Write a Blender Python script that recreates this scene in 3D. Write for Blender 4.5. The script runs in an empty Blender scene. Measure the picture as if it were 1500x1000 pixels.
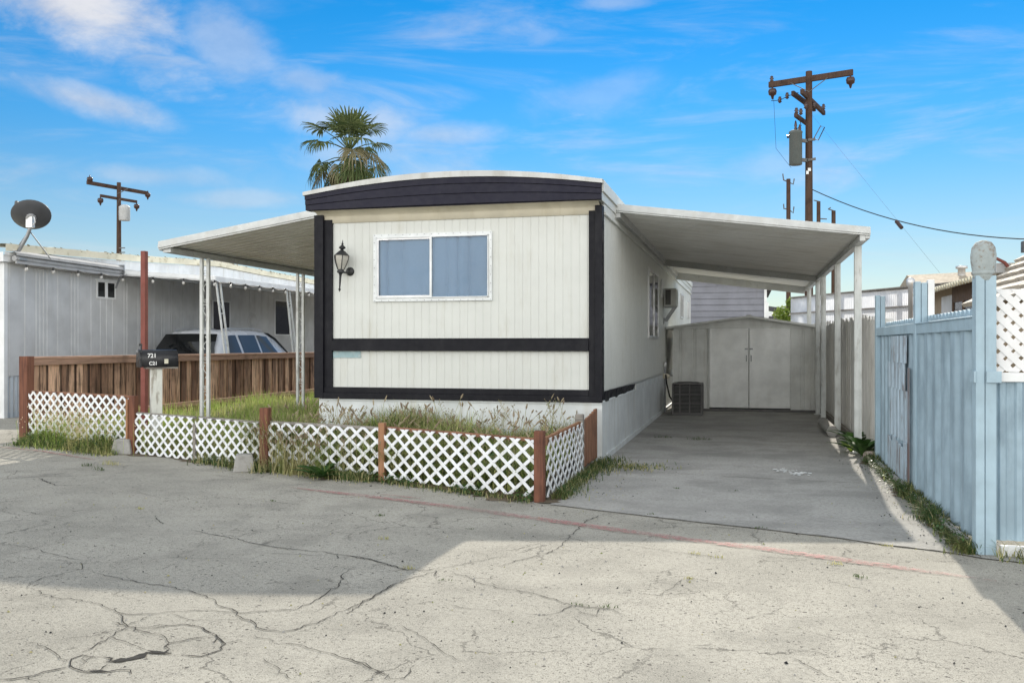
import bpy, bmesh, math, random
from mathutils import Vector, Matrix, Quaternion
random.seed(11)
R = math.radians
SC = bpy.context.scene
COL = SC.collection

# ------------------------------------------------------------------ mesh builder
class MB:
    def __init__(s):
        s.v = []; s.f = []; s.sm = []; s.mi = []; s.m = 0
    def add(s, vs, fs, smooth=False):
        o = len(s.v)
        s.v.extend([tuple(v) for v in vs])
        for f in fs:
            s.f.append(tuple(i + o for i in f)); s.sm.append(smooth); s.mi.append(s.m)
        return s
    def box(s, x0, x1, y0, y1, z0, z1):
        vs = [(x0,y0,z0),(x1,y0,z0),(x1,y1,z0),(x0,y1,z0),(x0,y0,z1),(x1,y0,z1),(x1,y1,z1),(x0,y1,z1)]
        return s.add(vs, [(0,3,2,1),(4,5,6,7),(0,1,5,4),(1,2,6,5),(2,3,7,6),(3,0,4,7)])
    def bar(s, a, b, w, h, up=(0,0,1), w2=None, h2=None):
        a = Vector(a); b = Vector(b); d = (b-a).normalized(); up = Vector(up)
        if abs(d.dot(up)) > .98: up = Vector((0,1,0))
        x = d.cross(up).normalized(); y = x.cross(d)
        vs = []
        for p, ww, hh in ((a, w, h), (b, w2 or w, h2 or h)):
            for i, j in ((-1,-1),(1,-1),(1,1),(-1,1)):
                vs.append(p + x*ww/2*i + y*hh/2*j)
        return s.add(vs, [(0,1,2,3),(7,6,5,4),(0,4,5,1),(1,5,6,2),(2,6,7,3),(3,7,4,0)])
    def tube(s, pts, r, n=8, caps=True, smooth=True):
        pts = [Vector(p) for p in pts]; k = len(pts)
        rs = r if isinstance(r, (list, tuple)) else [r]*k
        vs = []; up = None
        for i, p in enumerate(pts):
            d = (pts[min(i+1,k-1)] - pts[max(i-1,0)]).normalized()
            if up is None:
                up = Vector((0,0,1)) if abs(d.z) < .9 else Vector((1,0,0))
            x = d.cross(up).normalized(); y = x.cross(d).normalized(); up = y
            for j in range(n):
                a = 2*math.pi*j/n
                vs.append(p + (x*math.cos(a) + y*math.sin(a))*rs[i])
        fs = [(i*n+j, i*n+(j+1)%n, (i+1)*n+(j+1)%n, (i+1)*n+j) for i in range(k-1) for j in range(n)]
        s.add(vs, fs, smooth)
        if caps:
            s.add(vs[:n], [tuple(range(n))[::-1]]); s.add(vs[-n:], [tuple(range(n))])
        return s
    def lathe(s, prof, n=12, at=(0,0,0), M=None, smooth=True, a0=0):
        vs = []; at = Vector(at)
        for r, z in prof:
            for j in range(n):
                a = a0 + 2*math.pi*j/n
                p = Vector((r*math.cos(a), r*math.sin(a), z))
                if M: p = M @ p
                vs.append(p + at)
        k = len(prof)
        fs = [(i*n+j, i*n+(j+1)%n, (i+1)*n+(j+1)%n, (i+1)*n+j) for i in range(k-1) for j in range(n)]
        s.add(vs, fs, smooth)
        if prof[0][0] > 1e-4: s.add(vs[:n], [tuple(range(n))[::-1]])
        if prof[-1][0] > 1e-4: s.add(vs[-n:], [tuple(range(n))])
        return s
    def prism(s, poly, frame, d):
        """poly 2d in frame (o,u,v); extruded by vector d"""
        o, u, v = [Vector(k) for k in frame]; d = Vector(d); n = len(poly)
        a = [o + u*p[0] + v*p[1] for p in poly]; b = [p + d for p in a]
        fs = [tuple(range(n)), tuple(range(2*n-1, n-1, -1))] + [(i, i+n, (i+1)%n+n, (i+1)%n) for i in range(n)]
        return s.add(a+b, fs)
    def sheet(s, a, b, z0, z1, prof, nrm):
        """corrugated upright sheet from a to b (xy); prof: list of (s, depth) along the run; nrm outward xy"""
        a = Vector((a[0],a[1],0)); b = Vector((b[0],b[1],0)); d = (b-a).normalized(); n = Vector((nrm[0],nrm[1],0)).normalized()
        vs = []; L = (b-a).length
        for t, q in prof:
            p = a + d*min(max(t,0),L) + n*q
            za = z0(t) if callable(z0) else z0; zb = z1(t) if callable(z1) else z1
            vs += [(p.x,p.y,za),(p.x,p.y,zb)]
        return s.add(vs, [(2*i,2*i+2,2*i+3,2*i+1) for i in range(len(prof)-1)])
    def grid(s, nu, nv, fn, smooth=True):
        vs = [fn(i/nu, j/nv) for i in range(nu+1) for j in range(nv+1)]
        fs = [(i*(nv+1)+j, (i+1)*(nv+1)+j, (i+1)*(nv+1)+j+1, i*(nv+1)+j+1) for i in range(nu) for j in range(nv)]
        return s.add(vs, fs, smooth)
    def build(s, name, mat, parent=None, loc=None, bev=0, solid=0):
        me = bpy.data.meshes.new(name); me.from_pydata(s.v, [], s.f)
        for m in (mat if isinstance(mat, (list, tuple)) else [mat]): me.materials.append(m)
        me.polygons.foreach_set('use_smooth', s.sm); me.polygons.foreach_set('material_index', s.mi); me.update()
        o = bpy.data.objects.new(name, me); COL.objects.link(o)
        if parent: o.parent = parent
        if loc: o.location = loc
        if solid:
            md = o.modifiers.new('thick', 'SOLIDIFY'); md.thickness = solid; md.offset = 0
        if bev:
            md = o.modifiers.new('bev', 'BEVEL'); md.width = bev; md.segments = 2; md.limit_method = 'ANGLE'
        return o

def thing(name, label, cat, loc=(0,0,0), rz=0, group=None):
    o = bpy.data.objects.new(name, None); COL.objects.link(o); o.empty_display_size = .2
    o.location = loc; o.rotation_euler = (0,0,rz)
    return tag(o, label, cat, group)
def tag(o, label, cat, group=None, kind=None):
    o['label'] = label; o['category'] = cat
    if group: o['group'] = group
    if kind: o['kind'] = kind
    return o
def struct(o, kind='structure', label=None, cat=None):
    o['kind'] = kind
    if label: o['label'] = label; o['category'] = cat
    return o
def dup(root, loc, rz=0, label=None):
    r = root.copy(); COL.objects.link(r); r.location = loc; r.rotation_euler = (0,0,rz)
    if label: r['label'] = label
    for ch in list(root.children):
        c = ch.copy(); COL.objects.link(c); c.parent = r
        for g in ch.children:
            d = g.copy(); COL.objects.link(d); d.parent = c
    return r
def ribs(L, pitch, rw, depth, ch=.008, jit=0):
    """flat pan with raised ribs: (s, depth) profile"""
    p = [(0,0)]; t = pitch/2
    while t < L - rw/2 - .01:
        q = t + random.uniform(-jit, jit)
        p += [(q-rw/2-ch,0),(q-rw/2,depth),(q+rw/2,depth),(q+rw/2+ch,0)]; t += pitch
    p.append((L,0)); return p
def wave(L, pitch, amp, n=6):
    k = int(L/pitch*n); return [(L*i/k, amp*math.cos(2*math.pi*L*i/k/pitch)) for i in range(k+1)]

# ------------------------------------------------------------------ materials
class N:
    def __init__(s, name):
        s.mat = bpy.data.materials.new(name); s.mat.use_nodes = True
        s.nt = s.mat.node_tree; s.b = s.nt.nodes['Principled BSDF']; s.out = s.nt.nodes['Material Output']
        s.tc = s.nt.nodes.new('ShaderNodeTexCoord'); s.co = s.tc.outputs['Object']
    def n(s, t, **kw):
        x = s.nt.nodes.new(t)
        for k, v in kw.items(): setattr(x, k, v)
        return x
    def l(s, a, b): s.nt.links.new(a, b)
    def scaled(s, v):
        m = s.n('ShaderNodeMapping'); m.inputs['Scale'].default_value = v; s.l(s.co, m.inputs['Vector']); return m.outputs[0]
    def noise(s, scale, detail=4, rough=.6, co=None, dist=0):
        x = s.n('ShaderNodeTexNoise'); x.inputs['Scale'].default_value = scale; x.inputs['Detail'].default_value = detail
        x.inputs['Roughness'].default_value = rough; x.inputs['Distortion'].default_value = dist
        s.l(co or s.co, x.inputs['Vector']); return x.outputs['Fac']
    def ramp(s, fac, a, b, c0=0., c1=1.):
        x = s.n('ShaderNodeMapRange'); x.interpolation_type = 'SMOOTHSTEP'
        for k, v in zip(('From Min','From Max','To Min','To Max'), (a,b,c0,c1)): x.inputs[k].default_value = v
        s.l(fac, x.inputs['Value']); return x.outputs[0]
    def math(s, op, a, b=None):
        x = s.n('ShaderNodeMath', operation=op)
        for i, q in enumerate((a, b)):
            if q is None: continue
            if isinstance(q, (int, float)): x.inputs[i].default_value = q
            else: s.l(q, x.inputs[i])
        return x.outputs[0]
    def mix(s, fac, a, b, mode='MIX'):
        x = s.n('ShaderNodeMix', data_type='RGBA', blend_type=mode)
        for sock, q in ((x.inputs[0], fac), (x.inputs[6], a), (x.inputs[7], b)):
            if isinstance(q, (int, float)): sock.default_value = q
            elif isinstance(q, (tuple, list)): sock.default_value = (*q[:3], 1)
            else: s.l(q, sock)
        return x.outputs[2]
    def island(s):
        g = s.n('ShaderNodeNewGeometry'); return g.outputs['Random Per Island']
    def color(s, c):
        if isinstance(c, (tuple, list)): s.b.inputs['Base Color'].default_value = (*c[:3], 1)
        else: s.l(c, s.b.inputs['Base Color'])
    def set(s, rough=.6, metal=0, spec=.5):
        if isinstance(rough, (int, float)): s.b.inputs['Roughness'].default_value = rough
        else: s.l(rough, s.b.inputs['Roughness'])
        s.b.inputs['Metallic'].default_value = metal; s.b.inputs['Specular IOR Level'].default_value = spec; return s
    def bump(s, h, strength=.3, dist=.01):
        x = s.n('ShaderNodeBump'); x.inputs['Strength'].default_value = strength; x.inputs['Distance'].default_value = dist
        s.l(h, x.inputs['Height']); s.l(x.outputs[0], s.b.inputs['Normal'])

def paint(name, base, dirt=None, amt=.5, rough=.5, streak=True, metal=0, spec=.4, bump=.08, dscale=1.2, thr=(.48,.75), var=.12, fine=14):
    """weathered paint or metal: colour variation, streaky grime, slight unevenness"""
    k = N(name)
    v = k.noise(dscale*1.7, 3)
    c = k.mix(k.ramp(v, .3, .7), [x*(1-var) for x in base], [min(1, x*(1+var*.5)) for x in base])
    if dirt:
        co = k.scaled((1.6, 1.6, .35)) if streak else k.co
        d = k.noise(dscale*2.6, 7, .65, co)
        c = k.mix(k.math('MULTIPLY', k.ramp(d, *thr), amt), c, dirt)
    k.color(c)
    k.set(k.ramp(k.noise(fine, 4), .3, .7, rough-.08, rough+.12), metal, spec)
    if bump: k.bump(k.noise(fine*3, 4), bump, .01)
    return k.mat
def wood(name, c0, c1, c2, rough=.8, axis=2, amt=.6, stain=.55):
    k = N(name)
    sc = [14, 14, 14]; sc[axis] = .9
    g = k.noise(2.2, 8, .65, k.scaled(sc), .5)
    isl = k.island()
    base = k.mix(isl, c0, c1)
    c = k.mix(k.math('MULTIPLY', k.ramp(g, .45, .62), amt), base, c2)
    st = k.noise(2.1, 5, .6)
    c = k.mix(k.math('MULTIPLY', k.ramp(st, .5, .72), stain), c, [x*.45 for x in c2])
    k.color(c); k.set(rough, 0, .25); k.bump(g, .35, .01); return k.mat
def leafy(name, c0, c1, c2=None, rough=.6, trans=.25):
    k = N(name); c = k.mix(k.island(), c0, c1)
    if c2: c = k.mix(k.ramp(k.noise(2.5, 3), .5, .62), c, c2)
    k.color(c); k.set(rough, 0, .3)
    t = k.n('ShaderNodeBsdfTranslucent'); k.l(c, t.inputs[0]) if not isinstance(c, tuple) else None
    m = k.n('ShaderNodeMixShader'); m.inputs[0].default_value = trans
    k.l(k.b.outputs[0], m.inputs[1]); k.l(t.outputs[0], m.inputs[2]); k.l(m.outputs[0], k.out.inputs[0]); return k.mat
def glass(name, tint=(.55,.6,.62), refl=.12, rough=.03):
    k = N(name); nt = k.nt
    tr = k.n('ShaderNodeBsdfTransparent'); tr.inputs[0].default_value = (*tint, 1)
    gl = k.n('ShaderNodeBsdfGlossy'); gl.inputs['Roughness'].default_value = rough
    lw = k.n('ShaderNodeLayerWeight'); lw.inputs[0].default_value = .35
    f = k.ramp(lw.outputs['Fresnel'], 0, 1, refl, .9)
    m = k.n('ShaderNodeMixShader'); k.l(f, m.inputs[0]); k.l(tr.outputs[0], m.inputs[1]); k.l(gl.outputs[0], m.inputs[2]); k.l(m.outputs[0], k.out.inputs[0])
    return k.mat

WHITE_SIDING = paint('white_siding', (.60,.61,.575), (.44,.42,.34), .5, .45, thr=(.50,.80), var=.04)
WHITE_SKIRT = paint('white_skirting', (.66,.69,.69), (.46,.43,.36), .45, .5)
CREAM = paint('cream_trim', (.62,.57,.45), (.42,.35,.22), .4, .5)
NAVY = paint('navy_trim', (.0085,.0085,.012), (.03,.03,.033), .4, .5, bump=.15, spec=.18)
NAVY_FASCIA = paint('navy_fascia', (.017,.0165,.030), (.04,.038,.05), .3, .5, spec=.2, streak=False)
ALU = paint('aluminium', (.62,.62,.62), (.36,.35,.33), .5, .38, metal=.55)
ROOF_EDGE = paint('roof_edge_paint', (.56,.565,.55), (.34,.32,.27), .5, .5, thr=(.45,.7))
AWNING = paint('awning_paint', (.50,.51,.50), (.38,.36,.30), .45, .34, dscale=1.6, metal=.15, thr=(.45,.8))
def underside():
    k = N('awning_underside'); st = k.noise(2.2, 6, .6, k.scaled((.55, 9, 1)), .3); bl = k.noise(.7, 4, .6)
    c = k.mix(k.ramp(st, .42, .72), (.80,.79,.755), (.64,.62,.57)); c = k.mix(k.math('MULTIPLY', k.ramp(bl, .5, .75), .35), c, (.44,.42,.35))
    k.color(c); k.set(k.ramp(st, .3, .7, .24, .40), .0, .5); k.bump(k.noise(1.5, 5, .6, k.scaled((.8, 7, 1))), .12, .02); return k.mat
AWNING_UNDER = underside()
POST_WHITE = paint('post_paint', (.66,.68,.66), (.30,.28,.24), .6, .5, thr=(.5,.68), dscale=3)
SHED = paint('shed_paint', (.66,.67,.645), (.44,.43,.38), .45, .55, dscale=1.6)
SHED_DOOR = paint('shed_door_paint', (.83,.84,.82), (.66,.65,.61), .3, .55, dscale=1.6)
PLANK_WHITE = paint('old_white_plank', (.74,.73,.70), (.44,.41,.36), .5, .7, thr=(.45,.7), dscale=2.4, bump=.3)
BLUE = paint('blue_fence_paint', (.30,.40,.465), (.185,.255,.305), .7, .55, dscale=1.8, bump=.2, thr=(.44,.66), var=.16)
BLUE_POST = paint('pale_blue_post', (.34,.455,.525), (.23,.30,.34), .4, .6, dscale=2.2, bump=.25)
BLUE_WORN = paint('worn_blue_patch', (.37,.46,.53), (.16,.13,.12), .7, .65, dscale=3, thr=(.5,.62))
LATTICE = paint('white_lattice_paint', (.76,.775,.79), (.46,.43,.36), .45, .55, dscale=3, thr=(.5,.7))
LATTICE_OFF = paint('offwhite_lattice', (.74,.735,.73), (.5,.48,.45), .4, .6)
RED_POST = wood('redwood_post', (.17,.07,.045), (.22,.10,.06), (.075,.035,.027))
ORANGE_POST = wood('new_wood_post', (.34,.18,.10), (.30,.15,.08), (.18,.09,.05))
FENCE_BOARD = wood('weathered_boards', (.15,.075,.048), (.80,.53,.37), (.060,.042,.034), amt=.8, stain=.5)
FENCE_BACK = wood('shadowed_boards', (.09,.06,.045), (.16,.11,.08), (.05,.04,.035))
FENCE_RAIL = wood('fence_rail_wood', (.48,.30,.22), (.42,.27,.2), (.26,.17,.12), axis=1)
BROWN_BOARD = wood('brown_board', (.25,.125,.075), (.29,.15,.09), (.12,.06,.04))
GREY_WOOD = wood('grey_wood', (.26,.24,.21), (.33,.3,.27), (.12,.11,.1), axis=0)
POLE_WOOD = wood('pole_wood', (.075,.045,.032), (.085,.05,.035), (.035,.022,.018))
MAIL_WOOD = paint('mailbox_post_paint', (.66,.66,.60), (.24,.2,.15), .7, .75, dscale=3, thr=(.5,.64))
BLACK = paint('black_enamel', (.012,.012,.014), None, 0, .32, bump=.03)
IRON = paint('dark_iron', (.022,.023,.025), (.07,.06,.05), .3, .4)
RUST = paint('rusty_red_steel', (.22,.07,.055), (.12,.05,.035), .7, .75, dscale=3, bump=.3)
STEEL = paint('grey_steel', (.30,.31,.32), (.16,.16,.16), .5, .4, metal=.5)
DARKSTEEL = paint('dark_steel', (.125,.122,.118), (.04,.04,.04), .5, .5, metal=.3)
DISH = paint('dish_grey', (.075,.078,.085), (.04,.04,.04), .4, .5)
CONC_BLOCK = paint('concrete_block', (.33,.32,.30), (.18,.17,.15), .6, .85, streak=False, dscale=5, bump=.5)
TRANSF = paint('transformer_grey', (.10,.115,.11), (.10,.09,.08), .5, .45)
TRANSF_L = paint('transformer_pale', (.45,.46,.46), (.2,.2,.2), .5, .45)
PORCEL = paint('insulator_brown', (.05,.025,.02), None, 0, .25, bump=0)
DARK = paint('dark_recess', (.006,.006,.007), None, 0, .6, bump=0)
CAR_PAINT = paint('silver_car_paint', (.66,.68,.71), None, 0, .25, metal=.0, spec=.6, bump=0, var=.02, fine=2)
RUBBER = paint('tyre_rubber', (.02,.02,.02), None, 0, .8)
CARGLASS_DARK = paint('privacy_glass', (.006,.007,.008), None, 0, .07, spec=.6, bump=0, var=0)
CARGLASS = paint('car_glass', (.08,.085,.09), None, 0, .08, spec=.25, bump=0, var=.05)
RED_LENS = paint('red_lens', (.35,.01,.01), None, 0, .15, bump=0)
NEIGH = paint('neighbour_siding', (.55,.555,.555), (.42,.41,.385), .4, .5)
NEIGH_W = paint('neighbour_white', (.76,.77,.77), (.5,.47,.4), .4, .5)
NEIGH_CREAM = paint('mossy_roof_edge', (.72,.67,.52), (.30,.25,.12), .6, .7, streak=False, dscale=1.4, thr=(.54,.70))
SKIRT_BLUE = paint('corrugated_grey_blue', (.42,.47,.52), (.25,.27,.3), .5, .5)
LAP = paint('lap_siding', (.20,.205,.235), (.15,.15,.17), .4, .6)
TAN = paint('tan_stucco', (.44,.34,.23), (.28,.2,.13), .5, .8, streak=False, bump=.3)
BROWNTRIM = paint('brown_trim', (.14,.085,.05), None, 0, .7)
ROOF_TAN = paint('tan_roof', (.36,.30,.22), (.22,.17,.12), .6, .85, streak=False)
ROOF_DARK = paint('dark_roof', (.07,.07,.075), (.13,.12,.11), .4, .8)
TILE = paint('pale_roof_tile', (.52,.47,.40), (.2,.17,.14), .7, .8, dscale=4)
CURTAIN = paint('sheer_curtain', (.27,.38,.50), (.20,.29,.40), .5, .9, bump=0, var=.06)
CURT2 = paint('side_curtain', (.10,.10,.10), (.05,.05,.05), .5, .9, bump=0)
GLASS = glass('window_glass', (.80,.88,.94), .03)
GLASS_SIDE = glass('side_window_glass', (.20,.21,.22), .12)
LAMP_GLASS = paint('lamp_glass', (.45,.43,.38), (.3,.28,.24), .5, .25, spec=.6, bump=.1)
STICKER = paint('white_sticker', (.8,.8,.78), None, 0, .5, bump=0)
TEAL_PATCH = paint('worn_teal_patch', (.30,.42,.44), (.5,.5,.48), .7, .6, streak=False, dscale=6)
BULB = paint('bulb_glass', (.48,.47,.44), None, 0, .15, bump=0)
ORANGE_TAPE = paint('plate_cream', (.6,.57,.45), None, 0, .6)
GRASS = leafy('green_grass', (.22,.35,.06), (.42,.52,.13), (.56,.52,.24), trans=.42)
GRASS_DK = leafy('dark_grass', (.04,.075,.018), (.085,.13,.035), (.16,.16,.06))
DRY = leafy('dry_grass', (.52,.45,.25), (.36,.36,.15), (.22,.27,.08), trans=.35)
SEED = leafy('seed_heads', (.42,.35,.23), (.24,.18,.12), None)
BLOSSOM = leafy('pale_flowers', (.6,.55,.36), (.62,.46,.36), None)
WEED = leafy('broad_weed', (.04,.095,.022), (.07,.14,.035), None, .45)
BUSH = leafy('bush_leaves', (.16,.26,.04), (.30,.36,.07), None, .5, .35)
PALM_G = leafy('palm_fronds', (.05,.08,.025), (.12,.145,.055), None, .75, .2)
PALM_D = leafy('dead_fronds', (.20,.17,.10), (.12,.12,.06), None, .85, .12)
PALM_T = paint('palm_bark', (.13,.09,.06), (.06,.04,.03), .6, .9, bump=.6)

def corrugated_fiberglass():
    k = N('translucent_panel'); c = k.mix(k.ramp(k.noise(3), .3, .7), (.74,.76,.80), (.84,.85,.88)); k.color(c); k.set(.45, 0, .3)
    t = k.n('ShaderNodeBsdfTranslucent'); k.l(c, t.inputs[0]); m = k.n('ShaderNodeMixShader'); m.inputs[0].default_value = .5
    k.l(k.b.outputs[0], m.inputs[1]); k.l(t.outputs[0], m.inputs[2]); k.l(m.outputs[0], k.out.inputs[0]); return k.mat
FIBER = corrugated_fiberglass()

def pavement(name, lo, hi, pit, crack=True, speck=1.0, stain=(.5,.75,.35)):
    k = N(name)
    big = k.noise(.35, 5, .6); mid = k.noise(1.7, 6, .65); fin = k.noise(34, 6, .75); grit = k.noise(150, 3, .7)
    c = k.mix(k.ramp(big, .35, .65), lo, hi)
    c = k.mix(k.math('MULTIPLY', k.ramp(mid, .44, .68), .6), c, [x*.66 for x in lo])
    st = k.noise(.8, 4, .55, k.scaled((.8, 1.6, 1)), .6)
    c = k.mix(k.math('MULTIPLY', k.ramp(st, stain[0], stain[1]), stain[2]), c, [x*.55 for x in lo])
    c = k.mix(k.math('MULTIPLY', k.ramp(fin, .44, .64), .6), c, [x*.62 for x in lo])
    c = k.mix(k.math('MULTIPLY', k.ramp(grit, .50, .68), .75*speck), c, [x*.45 for x in lo])
    c = k.mix(k.math('MULTIPLY', k.ramp(grit, .48, .33), .45*speck), c, [min(.62, x*1.3) for x in hi])
    # exposed aggregate: dark pits of two sizes and pale stones, in worn areas
    cl = k.noise(1.3, 5, .62)
    h = k.math('ADD', k.math('MULTIPLY', fin, .5), k.math('MULTIPLY', grit, .35))
    for sc, t0, t1, a in ((150, .42, .64, .8), (85, .58, .72, .85), (38, .82, .72, .8)):
        w = k.n('ShaderNodeVectorMath', operation='MULTIPLY_ADD'); nz = k.n('ShaderNodeTexNoise'); nz.inputs['Scale'].default_value = sc*1.4; k.l(k.co, nz.inputs['Vector'])
        k.l(nz.outputs['Color'], w.inputs[0]); w.inputs[1].default_value = (.9/sc,.9/sc,0); k.l(k.co, w.inputs[2])
        vo = k.n('ShaderNodeTexVoronoi'); vo.inputs['Scale'].default_value = sc; k.l(w.outputs[0], vo.inputs['Vector'])
        sel = k.n('ShaderNodeSeparateColor'); k.l(vo.outputs['Color'], sel.inputs[0])
        size = k.math('MULTIPLY', sel.outputs[1], .34)
        pits = k.ramp(k.math('SUBTRACT', vo.outputs['Distance'], size), .10, -.05)
        dens = k.ramp(cl, .30, .60, .94, t0)
        dark = k.math('MULTIPLY', pits, k.math('GREATER_THAN', sel.outputs[0], dens))
        c = k.mix(k.math('MULTIPLY', dark, a*speck), c, pit); h = k.math('ADD', h, k.math('MULTIPLY', dark, -.9*speck))
        pale = k.math('MULTIPLY', pits, k.math('LESS_THAN', sel.outputs[0], .10)); c = k.mix(k.math('MULTIPLY', pale, (.3 if sc > 50 else 0)*speck), c, [min(.65, x*1.35) for x in hi])
    if crack:
        nz = k.n('ShaderNodeTexNoise'); nz.inputs['Scale'].default_value = 2.2; nz.inputs['Detail'].default_value = 8; nz.inputs['Roughness'].default_value = .65; k.l(k.co, nz.inputs['Vector'])
        vm = k.n('ShaderNodeVectorMath', operation='MULTIPLY_ADD'); k.l(nz.outputs['Color'], vm.inputs[0]); vm.inputs[1].default_value = (.55,.55,0); k.l(k.co, vm.inputs[2])
        for sc, wd, t0, t1, off in ((1.05, .007, .48, .56, 0), (2.6, .010, .55, .62, 5)):
            v2 = k.n('ShaderNodeTexVoronoi', feature='DISTANCE_TO_EDGE'); v2.inputs['Scale'].default_value = sc; k.l(vm.outputs[0], v2.inputs['Vector'])
            ck = k.math('MULTIPLY', k.ramp(v2.outputs['Distance'], wd, .001), k.ramp(k.noise(.9+off*.07, 3), t0, t1))
            c = k.mix(k.math('MULTIPLY', ck, .6), c, [x*.25 for x in lo]); h = k.math('ADD', h, k.math('MULTIPLY', ck, -1.5))
    k.color(c); k.set(.9, 0, .2); k.bump(h, .6, .012); return k.mat
ROAD = pavement('old_asphalt', (.35,.332,.285), (.44,.415,.355), (.07,.062,.055))
DRIVE = pavement('driveway_concrete', (.36,.35,.325), (.44,.425,.395), (.14,.13,.12), crack=False, speck=.35, stain=(.45,.7,.5))
SOIL = paint('garden_soil', (.13,.10,.065), (.07,.055,.035), .6, .95, streak=False, dscale=4, bump=.6)
GROUND = paint('bare_ground', (.24,.21,.165), (.15,.13,.1), .6, .95, streak=False, dscale=.6, bump=.4)
CRACK = paint('crack_dirt', (.022,.02,.017), (.06,.053,.04), .5, .95, streak=False, dscale=9, bump=.4)
def worn_red():
    k = N('worn_red_paint'); k.color(k.mix(k.noise(9), (.40,.17,.165), (.46,.24,.22))); k.set(.8, 0, .3)
    t = k.n('ShaderNodeBsdfTransparent'); m = k.n('ShaderNodeMixShader')
    k.l(k.math('MULTIPLY', k.ramp(k.noise(30, 8, .8), .40, .60), k.ramp(k.noise(1.1, 4), .30, .55, .25, .8)), m.inputs[0])
    k.l(t.outputs[0], m.inputs[1]); k.l(k.b.outputs[0], m.inputs[2]); k.l(m.outputs[0], k.out.inputs[0]); return k.mat
REDLINE = worn_red()

# ------------------------------------------------------------------ camera, sun, sky
cam = bpy.data.objects.new('camera', bpy.data.cameras.new('camera')); COL.objects.link(cam)
cam.location = (0, 0, 1.4); cam.rotation_euler = (R(90), 0, R(14.1155))
cam.data.lens = 32.64; cam.data.sensor_width = 36; cam.data.shift_y = .0033; cam.data.clip_end = 4000; cam.data.clip_start = .05
SC.camera = cam
SUN_AZ, SUN_EL = 3.6, 29.5          # azimuth from +Y towards +X
sl = bpy.data.lights.new('sun', 'SUN'); sl.energy = 3.5; sl.angle = R(.53); sl.color = (1, .93, .81)
so = bpy.data.objects.new('sun', sl); COL.objects.link(so)
sd = Vector((math.sin(R(SUN_AZ))*math.cos(R(SUN_EL)), math.cos(R(SUN_AZ))*math.cos(R(SUN_EL)), math.sin(R(SUN_EL))))
so.rotation_euler = sd.to_track_quat('Z', 'Y').to_euler(); so.location = sd*50

W = bpy.data.worlds.new('World'); SC.world = W; W.use_nodes = True
wt = W.node_tree; bg = wt.nodes['Background']; bg.inputs['Strength'].default_value = .15
def wn(t, **kw):
    x = wt.nodes.new(t)
    for k, v in kw.items(): setattr(x, k, v)
    return x
def wm(op, a, b=None, c=None):
    x = wn('ShaderNodeMath', operation=op)
    for i, q in enumerate((a, b, c)):
        if q is None: continue
        if isinstance(q, (int, float)): x.inputs[i].default_value = q
        else: wt.links.new(q, x.inputs[i])
    return x.outputs[0]
def wramp(f, a, b, c=0., d=1.):
    x = wn('ShaderNodeMapRange'); x.interpolation_type = 'SMOOTHSTEP'
    for k, v in zip(('From Min','From Max','To Min','To Max'), (a,b,c,d)): x.inputs[k].default_value = v
    wt.links.new(f, x.inputs['Value']); return x.outputs[0]
def wmix(f, a, b):
    x = wn('ShaderNodeMix', data_type='RGBA')
    for s, q in ((x.inputs[0], f), (x.inputs[6], a), (x.inputs[7], b)):
        if isinstance(q, tuple): s.default_value = (*q, 1)
        elif isinstance(q, (int, float)): s.default_value = q
        else: wt.links.new(q, s)
    return x.outputs[2]
sky = wn('ShaderNodeTexSky', sky_type='NISHITA'); sky.sun_disc = False
sky.sun_elevation = R(SUN_EL); sky.sun_rotation = R(SUN_AZ); sky.air_density = 1.0; sky.dust_density = 0.0; sky.ozone_density = 2.5; sky.altitude = 100
hs = wn('ShaderNodeHueSaturation'); hs.inputs['Saturation'].default_value = 1.48
wt.links.new(sky.outputs[0], hs.inputs['Color'])
tc = wn('ShaderNodeTexCoord'); sep = wn('ShaderNodeSeparateXYZ'); wt.links.new(tc.outputs['Generated'], sep.inputs[0])
X_, Y_, Z_ = sep.outputs
AZ = wm('MULTIPLY', wm('ARCTAN2', X_, Y_), 57.2958); EL = wm('MULTIPLY', wm('ARCSINE', Z_), 57.2958)
def wnoise(sx, sy, scale, det=6, rough=.6, dist=.0, off=0):
    cv = wn('ShaderNodeCombineXYZ'); wt.links.new(wm('MULTIPLY', AZ, sx), cv.inputs[0]); wt.links.new(wm('MULTIPLY', EL, sy), cv.inputs[1]); cv.inputs[2].default_value = off
    x = wn('ShaderNodeTexNoise'); x.inputs['Scale'].default_value = scale; x.inputs['Detail'].default_value = det; x.inputs['Roughness'].default_value = rough; x.inputs['Distortion'].default_value = dist
    wt.links.new(cv.outputs[0], x.inputs['Vector']); return x.outputs['Fac']
n1 = wnoise(.11, .2, 1.2, 10, .64, .5); n2 = wnoise(.035, .19, 1.6, 8, .62, .6, 3.3); n3 = wnoise(.3, .5, 1, 5, .6, 0, 7)
def blob(az, el, ra, re, tilt=0):
    da = wm('SUBTRACT', AZ, az); de = wm('SUBTRACT', EL, el)
    de = wm('SUBTRACT', de, wm('MULTIPLY', da, tilt))
    return wm('SQRT', wm('ADD', wm('POWER', wm('DIVIDE', da, ra), 2), wm('POWER', wm('DIVIDE', de, re), 2)))
def cloud(az, el, ra, re, tilt=0, lump=1.5, lo=1.15, hi=.45, amt=1):
    d = wm('ADD', blob(az, el, ra, re, tilt), wm('MULTIPLY', wm('SUBTRACT', n1, .5), -lump))
    d = wm('ADD', d, wm('MULTIPLY', wm('SUBTRACT', n3, .5), -.8))
    return wramp(d, lo, hi, 0, amt)
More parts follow.
